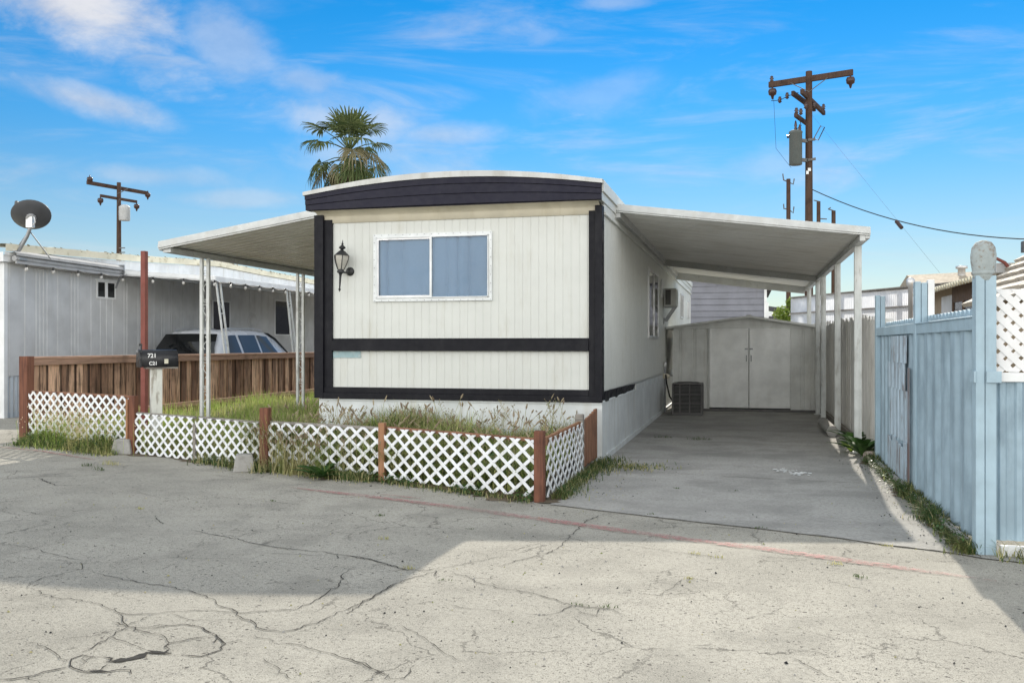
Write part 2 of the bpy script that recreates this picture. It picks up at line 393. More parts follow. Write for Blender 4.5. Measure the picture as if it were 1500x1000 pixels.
SKY_CLOUDS = [(-40.2, 19.2, 7.5, 3.2, -.32, 1.9, 1.25, .1, .9), (-39, 13.5, 4.2, .95, -.18, 1.7, 1.35, .0, .62),
              (-31, 17.2, 3.6, 2.2, -.2, 1.8, 1.2, .3, .35), (-23.5, 13.4, 5.5, 1.5, -.05, 2.2, 1.3, .2, .5), (-18.5, 12.7, 3.4, .9, 0, 1.6, 1.3, .2, .45),
              (-26.5, 15.5, 3, 1.0, -.1, 2, 1.3, .2, .35), (-12.2, 18.3, 1.5, .7, .1, 2.6, 1.3, .1, .22), (-8, 20.1, 2.8, .5, 0, 2.6, 1.3, .1, .3),
              (-24, 11.4, 5, 1.2, 0, 2.4, 1.3, .1, .38), (-19, 10.2, 4.5, 1.3, .04, 2.4, 1.3, .1, .34), (-36, 9.6, 5, .7, 0, 2.2, 1.3, .1, .3), (-30, 8.6, 5, .6, .03, 2.2, 1.3, .1, .32), (3, 10.6, 5, 1.2, .08, 2.4, 1.3, .1, .26), (-8.5, 15, 4, 1.4, .08, 2.4, 1.3, .1, .2)]
wt.links.new(wramp(EL, 2, 16, .39, .57), hs.inputs['Value'])
cf = None
for c in SKY_CLOUDS:
    v = cloud(*c); cf = v if cf is None else wm('MAXIMUM', cf, v)
cir = wm('MULTIPLY', wramp(n2, .46, .78), wramp(EL, 3, 9, .18, .46))
cir = wm('MULTIPLY', cir, wramp(EL, 24, 17))
cf = wm('MAXIMUM', cf, cir)
# unseen broken bright cloud, added behind the photographer as fill light
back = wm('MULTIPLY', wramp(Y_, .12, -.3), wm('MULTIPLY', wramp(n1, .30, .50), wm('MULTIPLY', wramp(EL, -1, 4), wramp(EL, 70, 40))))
low = wramp(EL, -1, 13)                                   # pale haze towards the horizon
base = wmix(low, wmix(.42, hs.outputs[0], (3.6, 3.85, 4.15)), hs.outputs[0])
ccol = wmix(wramp(n3, .3, .7), (3.05, 3.05, 3.25), (3.85, 3.8, 3.85))
colr = wmix(cf, base, ccol)
colr = wmix(back, colr, wmix(wramp(EL, 22, 9), wmix(wramp(EL, 42, 22), (7.0, 7.0, 6.9), (9.6, 9.6, 9.4)), (19.5, 19.4, 18.9)))  # brightest in a low bank, added to light the carport interior
# unseen thin bright cloud, added overhead for more fill from above
over = wm('MULTIPLY', wramp(EL, 27, 46), wramp(n2, .30, .55, .55, 1))
colr = wmix(over, colr, (4.4, 4.7, 5.0))
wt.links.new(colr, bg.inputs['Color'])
SC.view_settings.view_transform = 'Standard'; SC.view_settings.look = 'None'; SC.view_settings.exposure = 0.58; SC.view_settings.gamma = 1
SC.render.engine = 'CYCLES'; SC.cycles.max_bounces = 10; SC.cycles.diffuse_bounces = 8; SC.cycles.transparent_max_bounces = 12

# ------------------------------------------------------------------ ground, road, driveway, cracks
def flat(poly, z): 
    m = MB(); m.add([(x,y,z) for x,y in poly], [tuple(range(len(poly)))]); return m
struct(flat([(-1500,-1500),(1500,-1500),(1500,1500),(-1500,1500)], -.06).build('ground', GROUND))
CRACKS = [
    (0.016,[(-4.08,6.24),(-3.86,6.12),(-3.64,6.04),(-3.36,5.90),(-3.17,5.83),(-2.97,5.80),(-2.72,5.75),(-2.43,5.66),(-2.22,5.56),(-2.05,5.45)]),
    (0.012,[(-4.02,4.52),(-3.86,4.44),(-3.73,4.37),(-3.53,4.36),(-3.36,4.31),(-3.17,4.20),(-3.04,4.21),(-2.90,4.29),(-2.75,4.36),(-2.57,4.35),(-2.41,4.43),(-2.30,4.49),(-2.28,4.63),(-2.29,4.83),(-2.29,4.99),(-2.38,5.23),(-2.39,5.44)]),
    (0.009,[(-4.16,5.15),(-4.01,4.96),(-4.08,4.75),(-4.08,4.60),(-4.00,4.49)]),
    (0.012,[(-4.01,4.96),(-3.73,4.85),(-3.44,4.76),(-3.19,4.72),(-2.99,4.63),(-2.81,4.53),(-2.75,4.45),(-2.64,4.41),(-2.52,4.29),(-2.40,4.22),(-2.35,4.15),(-2.20,4.12),(-2.13,4.19),(-2.08,4.36),(-2.04,4.56),(-2.01,4.76),(-1.99,5.00),(-1.95,5.23)]),
    (0.014,[(-3.17,4.20),(-3.06,4.08),(-2.97,4.00),(-2.83,3.95),(-2.70,3.91),(-2.62,3.83),(-2.56,3.91),(-2.47,3.98),(-2.44,4.01)]),
    (0.018,[(-2.84,3.97),(-2.82,4.03),(-2.72,4.11),(-2.60,4.08),(-2.48,4.00),(-2.39,3.91),(-2.33,3.81),(-2.37,3.70),(-2.50,3.69)]),
    (0.03,[(-2.62,3.83),(-2.56,3.71),(-2.64,3.69),(-2.65,3.59),(-2.72,3.54),(-2.79,3.59)]),
    (0.014,[(-2.79,3.59),(-2.90,3.59),(-2.91,3.53),(-2.85,3.45),(-2.75,3.41),(-2.69,3.44),(-2.71,3.52)]),
    (0.055,[(-2.74,3.54),(-2.68,3.56),(-2.65,3.62),(-2.63,3.69)]),
    (0.05,[(-2.65,3.71),(-2.59,3.70),(-2.52,3.70)]),
    (0.03,[(-2.74,3.39),(-2.69,3.43),(-2.62,3.46),(-2.53,3.43)]),
    (0.02,[(-3.02,3.24),(-2.94,3.29),(-2.91,3.36),(-2.85,3.44)]),
    (0.01,[(-2.97,4.00),(-2.95,3.83),(-2.92,3.68),(-2.93,3.62)]),
    (0.008,[(-3.15,3.76),(-3.05,3.82),(-2.98,3.96)]),
    (0.008,[(-3.32,3.68),(-3.22,3.68),(-3.05,3.59),(-2.90,3.49)]),
    (0.011,[(-2.15,3.95),(-2.04,3.96),(-1.91,3.91),(-1.77,3.85),(-1.63,3.79),(-1.54,3.73),(-1.43,3.62)]),
    (0.008,[(-2.30,4.04),(-2.21,4.00),(-2.15,3.95)]),
    (0.009,[(-2.96,3.85),(-2.78,3.77),(-2.65,3.71)]),
    (0.006,[(-2.92,4.26),(-2.74,4.18),(-2.52,4.24),(-2.40,4.22)]),
    (0.006,[(-2.09,3.75),(-2.00,3.68),(-1.84,3.54)]),
    (0.005,[(-3.93,4.22),(-3.88,4.32),(-3.79,4.42)]),
    (0.02,[(-7.21,8.25),(-6.66,7.85),(-6.32,7.93)]),
    (0.015,[(-7.53,8.07),(-7.26,8.35),(-7.20,8.69)]),
    (0.012,[(-5.93,6.59),(-5.61,6.47),(-5.28,6.43)]),
    (0.014,[(-4.64,6.59),(-4.40,6.36)]),
    (0.01,[(-3.17,5.64),(-2.97,5.65),(-2.72,5.67)]),
    (0.012,[(-4.17,7.52),(-3.77,7.41)]),
    (0.008,[(-5.09,5.46),(-4.86,5.43),(-4.54,5.29),(-4.16,5.15)]),
    (0.016,[(-2.57,5.71),(-2.44,5.68),(-2.26,5.57),(-2.04,5.43),(-1.94,5.44),(-1.84,5.53)]),
    (0.014,[(-1.10,7.67),(-1.23,7.33),(-1.24,6.83),(-1.24,6.39),(-1.27,6.16),(-1.36,5.97),(-1.52,5.66)]),
    (0.008,[(-1.84,5.53),(-1.74,5.68),(-1.65,5.79),(-1.55,5.96)]),
    (0.013,[(-1.77,5.47),(-1.61,5.35),(-1.49,5.22),(-1.35,5.16),(-1.16,5.10),(-1.05,5.02),(-0.90,4.91),(-0.78,4.90),(-0.69,4.89),(-0.59,4.80)]),
    (0.009,[(-0.90,4.91),(-0.95,4.76),(-1.01,4.69),(-1.11,4.69)]),
    (0.007,[(-0.89,4.88),(-0.83,4.79),(-0.72,4.74)]),
    (0.012,[(-1.82,5.51),(-1.93,5.29),(-2.00,5.06),(-2.00,4.79),(-2.02,4.57),(-2.04,4.46)]),
    (0.008,[(-1.67,4.36),(-1.58,4.28),(-1.47,4.18),(-1.36,4.05),(-1.22,3.92)]),
    (0.009,[(-1.75,3.84),(-1.62,3.80),(-1.52,3.72),(-1.44,3.64),(-1.39,3.67),(-1.40,3.82)]),
    (0.008,[(-0.91,6.52),(-0.69,6.44),(-0.50,6.35),(-0.32,6.30),(-0.12,6.24)]),
    (0.006,[(-0.35,5.64),(-0.40,5.46),(-0.49,5.20)]),
    (0.007,[(-0.35,5.67),(-0.23,5.61),(-0.08,5.57)]),
    (0.006,[(-1.82,6.06),(-1.62,5.90)]),
    (0.007,[(-1.55,4.76),(-1.40,4.72),(-1.24,4.72)]),
    (0.007,[(0.20,4.33),(0.27,4.23),(0.33,4.13),(0.38,4.08)]),
    (0.005,[(1.14,5.36),(1.26,5.32)]),
    (0.004,[(0.79,5.34),(0.91,5.24),(1.01,5.10)]),
    (0.004,[(0.72,5.19),(0.82,5.14)]),
]
JOINT = [(-1.78,8.02),(-1.62,7.95),(-1.10,7.70),(-0.48,7.50),(-0.27,7.42),(0.09,7.31),(0.34,7.20),(0.65,7.09),(0.93,6.93),(1.18,6.84),(1.34,6.77),(1.51,6.64),(1.73,6.57)]
RED1 = [(-9.88,10.60),(-8.98,10.33),(-7.65,9.69)]
RED2 = [(-4.37,8.30),(-3.21,7.92),(-2.19,7.53),(-1.30,7.14),(-0.44,6.78),(0.17,6.57),(0.87,6.26),(1.44,6.02)]

jl = JOINT[1:]
m = MB(); N_ = 200
road_o = struct(flat([(-40,-30),(30,-30),(30,60),(-40,60)], 0).build('road', ROAD), 'structure')
DR = [(-1.66,7.96)] + jl[2:] + [(1.76,24.5),(-1.66,24.5)]
drive_o = struct(flat(DR, .007).build('driveway', DRIVE), 'structure')
def ribbon(mb, pts, w, z, jit=.35, step=.04, wob=.011):
    P = [Vector((*p, 0)) for p in pts]; q = [P[0]]
    for a, b in zip(P, P[1:]):
        k = max(1, int((b-a).length/step)); d = (b-a).normalized(); n = Vector((-d.y, d.x, 0))
        for i in range(1, k+1):
            q.append(a.lerp(b, i/k) + n*random.gauss(0, wob) * (0 if i == k else 1))
    vs = []
    for i, p in enumerate(q):
        d = (q[min(i+1,len(q)-1)] - q[max(i-1,0)]); d = d.normalized() if d.length > 1e-6 else Vector((1,0,0)); n = Vector((-d.y,d.x,0))
        t = i/(len(q)-1); e = min(1, min(t, 1-t)*8 + .15); ww = w*e*random.uniform(1-jit*1.6, 1+jit)/2
        vs += [(p.x-n.x*ww, p.y-n.y*ww, z), (p.x+n.x*ww, p.y+n.y*ww, z)]
    mb.add(vs, [(2*i,2*i+2,2*i+3,2*i+1) for i in range(len(q)-1)])
for w, pts in CRACKS:
    m = MB(); ribbon(m, pts, w*(.48 if w < .03 else .62), .004 + random.uniform(0,.0015), .34 if w < .03 else .55, .035, .008 if w < .03 else .02)
    if .012 < w < .03:
        for k in range(int(min(w,.03)*260)):                       # short side splits
            i = random.randrange(len(pts)-1); t = random.random(); a = Vector(pts[i]).lerp(Vector(pts[i+1]), t); an = random.uniform(0, 6.28); L = random.uniform(.04,.22)
            ribbon(m, [tuple(a), (a.x+math.cos(an)*L, a.y+math.sin(an)*L)], min(w,.02)*.3, .0062, .6)
    m.build('crack', CRACK, road_o)
m = MB(); ribbon(m, JOINT, .006, .0105, .7, .05, .011); ribbon(m, [(1.5,6.66),(1.52,14),(1.5,24)], .05, .0106, .6, .04, .02); ribbon(m, [(-1.6,10.4),(-.4,10.1),(1.45,9.9)], .012, .0106, .7)
m.build('joint', paint('joint_dirt', (.11,.10,.085), (.05,.045,.035), .6, .95, streak=False, dscale=7, bump=.4), drive_o)
m = MB()
for pts, w in ((RED1,.06),(RED2,.115)):
    ribbon(m, pts, w, .008, .10, .10, .004)
ribbon(m, [(-3.35,8.12),(-2.85,7.98)], .05, .0075, .3, .1)
m.build('red_line', REDLINE, road_o)
m = MB()                                                    # spilled white paint on the drive
for k in range(60):
    a = random.uniform(0,6.28); r = abs(random.gauss(0,.07)); cx, cy = .40+r*math.cos(a)*1.1+.16*(k%2), 10.72-.22*(k%2)+r*math.sin(a)*1.6; s = random.uniform(.004,.026)*(1.6 if k < 4 else 1)
    n = 9; m.add([(cx+s*random.uniform(.6,1.2)*math.cos(6.28*j/n), cy+s*1.7*random.uniform(.6,1.2)*math.sin(6.28*j/n), .011+k*.0001) for j in range(n)], [tuple(range(n))])
m.build('paint_splash', STICKER, drive_o)
# raised garden bed between the low fence, the house and the board fence
GB = [(-1.80,8.16),(-3.6,8.98),(-5.17,9.40),(-6.43,10.02),(-7.6,10.5),(-10.02,11.36),(-10.02,30),(-1.80,30)]
def bedz(x, y):
    t = min(max((y - (8.2 - .4*(x+1.8)))/2.5, 0), 1)
    return .05 + .14*t + .03*math.sin(x*2.1+y*1.3)
m = MB(); vs = []; nx, ny = 40, 60
for i in range(nx+1):
    for j in range(ny+1):
        x = -10.02 + 8.22*i/nx
        y0 = 8.16 - .41*(x+1.8) if x > -7.6 else 10.5 - .355*(x+7.6)
        y = y0 + (30-y0)*(j/ny)**1.7
        vs.append((x, y, bedz(x,y) if j else 0.0))
m.add(vs, [(i*(ny+1)+j,(i+1)*(ny+1)+j,(i+1)*(ny+1)+j+1,i*(ny+1)+j+1) for i in range(nx) for j in range(ny)], True)
struct(m.build('garden_soil', SOIL))

# ------------------------------------------------------------------ world-space parts: subtract the root's location
def wloc(o):
    v = Vector((0,0,0))
    while o: v += Vector(o.location); o = o.parent
    return v
def part(mb, name, mat, parent, bev=0, solid=0):
    d = wloc(parent); mb.v = [(a-d.x, b-d.y, c-d.z) for a, b, c in mb.v]
    return mb.build(name, mat, parent, None, bev, solid)

# ------------------------------------------------------------------ the mobile home
XL, XR, YF, YB = -5.35, -1.66, 11.0, 29.5
home = thing('mobile_home', 'white single-wide mobile home with navy corner trim and arched roof', 'mobile home', ((XL+XR)/2, YF, 0))
m = MB(); m.box(XL+.03, XR-.03, YF+.06, YB, .1, 3.0)
WX0, WX1, WZ0, WZ1 = -4.54, -3.045, 1.975, 2.765
def clipped(pr, s0, s1):
    out = [(s0, 0)] + [q for q in pr if s0 < q[0] < s1] + [(s1, 0)]
    return [(q[0]-s0, q[1]) for q in out]
fp = ribs(XR-XL-.30, .1, .009, -.004, .003); a0 = XL+.17
m.sheet((a0,YF), (XR-.13,YF), .86, 1.325, fp, (0,-1))
for xa_, xb_, z0, z1 in ((a0,XR-.13,1.465,WZ0),(a0,XR-.13,WZ1,2.965),(a0,WX0,WZ0,WZ1),(WX1,XR-.13,WZ0,WZ1)): m.sheet((xa_,YF), (xb_,YF), z0, z1, clipped(fp, xa_-a0, xb_-a0), (0,-1))
m.sheet((XR,YF+.02), (XR,YB), .83, 2.99, ribs(YB-YF, .1, .014, -.008, .004), (1,0))
m.sheet((XL,YB), (XL,YF+.02), .83, 2.99, ribs(YB-YF, .1, .014, -.008, .004), (-1,0))
wall = part(m, 'wall', WHITE_SIDING, home)
m = MB(); m.box(XL+.04, XR+.004, YF-.012, YF+.02, 0, .715); 
m.sheet((XR+.002,YF-.01), (XR+.002,YB), 0, .74, [(0,0)]+[(q, .006*math.sin(q*1.7)) for q in [i*.4 for i in range(1,46)]]+[(18.5,0)], (1,0))
m.box(XL+.02, XL+.05, YF, YB, 0, .72)
m.box(XR-.01, XR+.028, YF+.3, YB, 0, .07)
part(m, 'skirting', WHITE_SKIRT, home)
m = MB(); m.add([(XR+.004,YF-.018,.735),(XR+.016,YF-.018,.735),(XR+.016,14.3,.72),(XR+.004,14.3,.72),(XR+.004,YF-.018,.71),(XR+.016,YF-.018,.71),(XR+.03,14.3,.70),(XR+.004,14.3,.69)], [(0,1,2,3),(7,6,5,4),(0,4,5,1),(1,5,6,2),(2,6,7,3)])
m.box(XL+.06, XR, YF-.026, YF-.012, .69, .712); m.bar((XR+.02,14.3,.745),(XR+.012,20,.74),.02,.10)
part(m, "skirting_lip", WHITE_SKIRT, home)
# navy corner boards, belts
m = MB(); m.box(XL-.02, XL+.105, YF-.065, YF+.05, .72, 3.06); m.box(XL+.105, XL+.215, YF-.03, YF+.02, .72, 3.0); m.box(XL-.022, XL+.015, YF+.05, YF+.16, .72, 3.05)
part(m, 'corner_board', NAVY, home, .004)
m = MB(); m.box(XR-.075, XR+.012, YF-.06, YF+.10, .72, 3.06); m.box(XR-.155, XR-.075, YF-.03, YF+.02, .72, 3.0)
part(m, 'corner_board', NAVY, home, .004)
m = MB(); m.box(XL+.215, XR-.155, YF-.055, YF, 1.325, 1.455)
m.box(XL+.215, XR-.155, YF-.02, YF+.01, 1.455, 1.482); part(m, 'belt_board', NAVY, home, .004)
m = MB(); m.box(XL+.05, XR-.155, YF-.04, YF, .79, .862); m.box(XL+.03, XR+.012, YF-.058, YF, .715, .79); part(m, 'sill_board', NAVY, home, .004)
m = MB(); vs = []
for i in range(13):
    y = YF+.1 + 3.1*i/12; w = 1 - .45*(i/12)**1.5; zc = .79 - .015*i/12
    vs += [(XR+.008+.014*math.sin(i*1.9), y, zc-.075*w), (XR+.022+.01*math.sin(i*2.3), y, zc+.055*w)]
m.add(vs, [(2*i,2*i+2,2*i+3,2*i+1) for i in range(12)]); part(m, 'side_trim', NAVY, home, 0, .012)
m = MB(); m.box(XL+.22, XL+.60, YF-.009, YF-.001, 1.235, 1.318); part(m, 'paint_patch', TEAL_PATCH, home)
# cove, fascia, roof
def arch(x): return 3.33 + .178*(1-((x+3.52)/1.9)**2)
XA, XB = -5.415, -1.635; NA = 24
m = MB()
prof = [(YF-.004,2.955),(YF-.02,2.96),(YF-.02,3.03),(YF-.03,3.05),(YF-.09,3.085),(YF-.17,3.112)]
vs = [(x,y,z) for y, z in prof for x in (XL+.02, XR-.02)]
m.add(vs, [(2*i,2*i+1,2*i+3,2*i+2) for i in range(len(prof)-1)], True); m.box(XL+.02, XR-.02, YF-.16, YF+.05, 3.10, 3.114)
part(m, 'cove_moulding', CREAM, home)
m = MB()
yf = YF-.21
for a, b, y0 in ((0,.36,0),(.36,.70,-.013),(.70,1.0,-.026)):
    for i in range(NA):
        xs = [XA + (XB-XA)*(i+k)/NA for k in (0,1)]
        q = []
        for x in xs:
            zb = 3.105 + .012*(1-((x+3.52)/1.9)**2); zt = arch(x) - .045
            q += [(x, yf+y0, zb+(zt-zb)*a), (x, yf+y0-.004, zb+(zt-zb)*b-.006), (x, yf+y0+.04, zb+(zt-zb)*a), (x, yf+y0+.04, zb+(zt-zb)*b)]
        m.add(q, [(0,4,5,1),(0,2,6,4),(1,5,7,3)])
m.box(XA, XA+.02, yf, YF-.05, 3.105, 3.30); m.box(XB-.02, XB, yf, YF-.05, 3.105, 3.30)
for i in range(NA):
    xs = [XA + (XB-XA)*(i+k)/NA for k in (0,1)]
    m.add([(xs[0],yf+.04,3.10),(xs[1],yf+.04,3.10),(xs[1],yf+.04,arch(xs[1])-.03),(xs[0],yf+.04,arch(xs[0])-.03)], [(0,1,2,3)])
part(m, 'front_fascia', NAVY_FASCIA, home)
m = MB(); vs = []
for i in range(NA+1):
    x = XA - .02 + (XB-XA+.04)*i/NA; z = arch(min(max(x,XA),XB)); t = .045+.028*(1-((x+3.52)/1.92)**2)
    vs += [(x, yf-.045, z-t), (x, yf-.045, z), (x, YB+.1, z), (x, yf+.05, z-t)]
m.add(vs, [f for i in range(NA) for f in ((4*i,4*i+4,4*i+5,4*i+1),(4*i+1,4*i+5,4*i+6,4*i+2),(4*i+3,4*i+7,4*i+4,4*i))])
part(m, 'roof', ROOF_EDGE, home)
for x, s in ((XR,1),(XL,-1)):
    m = MB()
    y0 = YF-.17
    for a, b, o in ((3.0,3.10,.012),(3.10,3.20,.026),(3.20,3.335,.05)):
        xx = sorted((x-.03*s, x+o*s)); m.box(xx[0], xx[1], y0 if a > 3.05 else YF+.11, YB+.05, a, b)
    xx = sorted((x, x+.034*s)); m.box(xx[0], xx[1], YF+.11, YB, 2.965, 3.0)
    part(m, 'side_fascia', WHITE_SIDING, home, .003)
# windows
def window(x0, x1, z0, z1, y, mull, curtain, glassm, rv=True):
    f = MB(); w = .042
    for a in ((x0,x1,z0,z0+w),(x0,x1,z1-w,z1),(x0,x0+w,z0+w,z1-w),(x1-w,x1,z0+w,z1-w)): f.box(a[0],a[1],y-.022,y+.01,a[2],a[3])
    for a in ((x0+w,x1-w,z0+w,z0+w+.012),(x0+w,x1-w,z1-w-.012,z1-w),(x0+w,x0+w+.012,z0+w,z1-w),(x1-w-.012,x1-w,z0+w,z1-w)): f.box(a[0],a[1],y-.036,y+.01,a[2],a[3])
    f.box(mull-.014, mull+.014, y-.040, y+.01, z0+w, z1-w)
    f.m = 1
    nx = int((x1-x0)/.095)
    for i in range(nx+1):
        for z in (z0+.014, z1-.014): f.lathe([(.0055,0),(.0055,.004),(0,.006)], 6, (x0+.02+(x1-x0-.04)*i/nx, y-.022, z), Matrix.Rotation(R(90),4,'X'))
    nz = int((z1-z0)/.095)
    for i in range(1,nz):
        for x in (x0+.014, x1-.014): f.lathe([(.0055,0),(.0055,.004),(0,.006)], 6, (x, y-.022, z0+(z1-z0)*i/nz), Matrix.Rotation(R(90),4,'X'))
    fr = part(f, 'window_frame', [ALU_W, STEEL], home, .0012)
    s = MB(); w2 = .02
    for a in ((x0+.055,mull-.016,z0+.055,z0+.055+w2),(x0+.055,mull-.016,z1-.056-w2,z1-.056),(x0+.055,x0+.055+w2,z0+.055+w2,z1-.056-w2)): s.box(a[0],a[1],y-.029,y-.004,a[2],a[3])
    part(s, 'sash', ALU, fr)
    g = MB(); g.add([(x0+w,y-.019,z0+w),(mull,y-.019,z0+w),(mull,y-.019,z1-w),(x0+w,y-.019,z1-w)], [(0,1,2,3)]); part(g, 'pane', glassm, fr)
    g = MB(); g.add([(mull,y-.023,z0+w),(x1-w,y-.023,z0+w),(x1-w,y-.023,z1-w),(mull,y-.023,z1-w)], [(0,1,2,3)]); part(g, 'pane', glassm, fr)
    c = MB(); L = x1-x0-2*w
    def fn(u, v):
        return (x0+w+L*u, y+.008+.042*(1-abs(math.sin(u*21+math.sin(u*9)*1.6+.18*math.sin(v*3)))**.45)*(.6+.4*math.sin(u*8+1))+.003*math.sin(v*8+u*9), z0+w+(z1-z0-2*w)*v)
    c.grid(260, 6, fn); part(c, 'curtain', curtain, fr)
ALU_W = paint('white_aluminium', (.66,.68,.68), (.4,.4,.38), .4, .4, metal=.2)
window(-4.572, -3.015, 1.945, 2.795, YF-.004, -3.80, CURTAIN, GLASS)
def side_window(y0, y1, z0, z1, x, pane=GLASS_SIDE):
    f = MB(); w = .045
    for a in ((y0,y1,z0,z0+w),(y0,y1,z1-w,z1),(y0,y0+w,z0+w,z1-w),(y1-w,y1,z0+w,z1-w)): f.box(x,x+.03,a[0],a[1],a[2],a[3])
    ym = (y0+y1)/2; f.box(x, x+.036, ym-.02, ym+.02, z0+w, z1-w); fr = part(f, 'window_frame', ALU, home, .002)
    for a, b in ((y0+w,ym-.02),(ym+.02,y1-w)):
        g = MB(); g.box(x+.012, x+.018, a, b, z0+w, z1-w); part(g, 'pane', pane, fr)
    c = MB(); c.grid(60, 3, lambda u, v: (x+.006+.004*math.sin(u*50), y0+w+(y1-y0-2*w)*u, z0+w+(z1-z0-2*w)*v)); part(c, 'curtain', CURT2, fr)
side_window(16.35, 18.2, 1.52, 2.76, XR-.002)
side_window(18.95, 19.25, 2.35, 2.72, XR-.002); side_window(24.7, 25.7, 2.1, 2.76, XR-.002); side_window(27.9, 28.5, 2.2, 2.7, XR-.002)

# wall lantern
lan = thing('wall_lantern', 'black carriage wall lantern hung left of the front window', 'lantern', (-4.895, YF-.004, 2.335))
m = MB(); m.lathe([(0,.0),(.062,.0),(.062,.012),(.045,.026),(.02,.036),(0,.036)], 16, (0,0,0), Matrix.Rotation(R(90),4,'X')); m.tube([(0,-.03,0),(-.02,-.09,-.02),(-.05,-.14,-.02),(-.075,-.15,.0)], .013); m.build('backplate', IRON, lan)
Tm = Matrix.Rotation(R(4),4,'Y')
m = MB(); at = (-.078,-.15,.0)
m.lathe([(.0,-.03),(.05,-.03),(.056,-.01),(.045,.01),(.05,.02)], 8, at, Tm)
m.lathe([(.012,-.27),(.024,-.262),(.010,-.245),(.011,-.235),(.017,-.09),(.02,-.05),(.035,-.03)], 8, at, Tm); m.lathe([(0,-.30),(.007,-.285),(.012,-.27)], 6, at, Tm)
m.lathe([(.115,.215),(.105,.225),(.05,.275),(.03,.285),(.022,.30),(.05,.318),(.052,.33),(.03,.35),(.02,.355),(.012,.375),(.024,.382),(.008,.392),(.006,.42),(0,.44)], 6, at, Tm, False)
for j in range(6):
    a = 2*math.pi*j/6; p = [Tm @ Vector((r*math.cos(a), r*math.sin(a), z)) + Vector(at) for r, z in ((.05,.02),(.085,.10),(.104,.16),(.112,.218))]
    m.tube(p, .006, 5)
m.build('cage', IRON, lan)
m = MB(); m.lathe([(.045,.02),(.080,.10),(.099,.16),(.106,.218)], 6, at, Tm, False); m.build('glass_shade', LAMP_GLASS, lan); lan.scale = (.9,.9,.9)

# window air conditioner on a bracket
ac = thing('window_air_conditioner', 'grey window air conditioner on a bracket of the white side wall', 'air conditioner', (XR+.02, 19.75, 2.2))
m = MB(); m.box(0, .25, -.3, .28, 0, .37); m.build('housing', SHED, ac, None, .008)
m = MB(); m.box(.03, .14, -.312, -.301, .03, .34)
for i in range(9): m.box(.03, .14, -.32, -.312, .04+i*.033, .052+i*.033)
m.build('grille', DARKSTEEL, ac)
m = MB(); m.bar((.01,-.15,-.30),(.20,-.15,-.012),.035,.05); m.bar((.01,.15,-.30),(.20,.15,-.012),.035,.05); m.bar((0,-.15,-.02),(.25,-.15,-.02),.03,.03); m.box(-.018,.0,-.2,.2,-.36,-.24); m.build('bracket', STEEL, ac)

# ------------------------------------------------------------------ carport over the drive
cp = thing('carport', 'large white metal carport roof sloping from mobile home over the driveway', 'carport', (0, 12.05, 0))
def pan_roof(x0, z0, x1, z1, y0, y1, pitch=.15):
    m = MB(); L = y1-y0
    pr = ribs(L, pitch, .022, .010, .010)
    vs = []
    for s, d in pr:
        for k in range(9):
            x = x0+(x1-x0)*k/8; z = z0+(z1-z0)*k/8; vs.append((x, y0+s, z - d))
    n = len(pr); m.add(vs, [(i*9+k,i*9+k+1,(i+1)*9+k+1,(i+1)*9+k) for i in range(n-1) for k in range(8)])
    return m
m = pan_roof(XR+.03, 3.165, 1.42, 2.765, 12.09, 19.3); part(m, 'ceiling_pans', AWNING_UNDER, cp)
m = pan_roof(XR+.03, 3.165, 1.42, 2.765, 19.3, 22.95); part(m, 'ceiling_pans', AWNING_UNDER, cp)
m = MB(); a = .128; m.add([(XR+.01,12.06,3.232),(1.47,12.06,2.835),(1.47,23.0,2.835),(XR+.01,23.0,3.232),(XR+.01,12.06,3.215),(1.47,12.06,2.815),(1.47,23.0,2.815),(XR+.01,23.0,3.215)], [(0,1,2,3),(7,6,5,4),(0,4,5,1),(1,5,6,2),(2,6,7,3),(3,7,4,0)])
part(m, 'roof_sheet', ROOF_EDGE, cp)
def fascia(m, x0, z0, x1, z1, y, h, t=.03, sg=-1):
    for o, a, b in ((0, 0, .42),(-.012*1, .42, .80),(.006, .80, 1)):
        ya, yb = sorted((y+sg*o*-1*0 + (o if sg<0 else -o), y - sg*t))
        m.add([(x0,ya,z0-h*b),(x1,ya,z1-h*b),(x1,yb,z1-h*b),(x0,yb,z0-h*b),(x0,ya,z0-h*a),(x1,ya,z1-h*a),(x1,yb,z1-h*a),(x0,yb,z0-h*a)], [(0,3,2,1),(4,5,6,7),(0,1,5,4),(1,2,6,5),(2,3,7,6),(3,0,4,7)])
m = MB(); fascia(m, XR+.02, 3.235, 1.48, 2.838, 12.05, .105); part(m, 'front_fascia', AWNING, cp)
m = MB(); fascia(m, XR+.02, 3.235, 1.48, 2.838, 23.02, .15, .03, 1); part(m, 'rear_fascia', AWNING, cp)
m = MB(); m.box(1.425, 1.478, 12.08, 23.0, 2.70, 2.838); m.box(1.36, 1.425, 12.08, 23.0, 2.672, 2.745); part(m, 'edge_beam', AWNING, cp, .004)
m = MB(); m.bar((XR+.03,19.3,3.09),(1.36,19.3,2.70),.07,.12); part(m, 'cross_beam', AWNING, cp, .004)
m = MB(); m.bar((XR+.03,22.9,3.07),(1.36,22.9,2.68),.06,.16); part(m, 'cross_beam', AWNING, cp, .004)
m = MB(); m.box(XR+.012, XR+.075, 12.09, 23.0, 3.06, 3.18); part(m, 'wall_ledger', AWNING, cp, .004)
for y in (12.73, 15.46, 18.2, 19.55, 22.2):
    m = MB(); w = .042; m.box(1.41-w, 1.41+w, y-w, y+w, .012, 2.68); m.box(1.41-w-.006, 1.41-w, y-.018, y+.018, .02, 2.66); m.box(1.41-.018, 1.41+.018, y-w-.006, y-w, .02, 2.66); m.box(1.41-.075,1.41+.075,y-.06,y+.06,.006,.02)
    part(m, 'post', POST_WHITE, cp, .004)

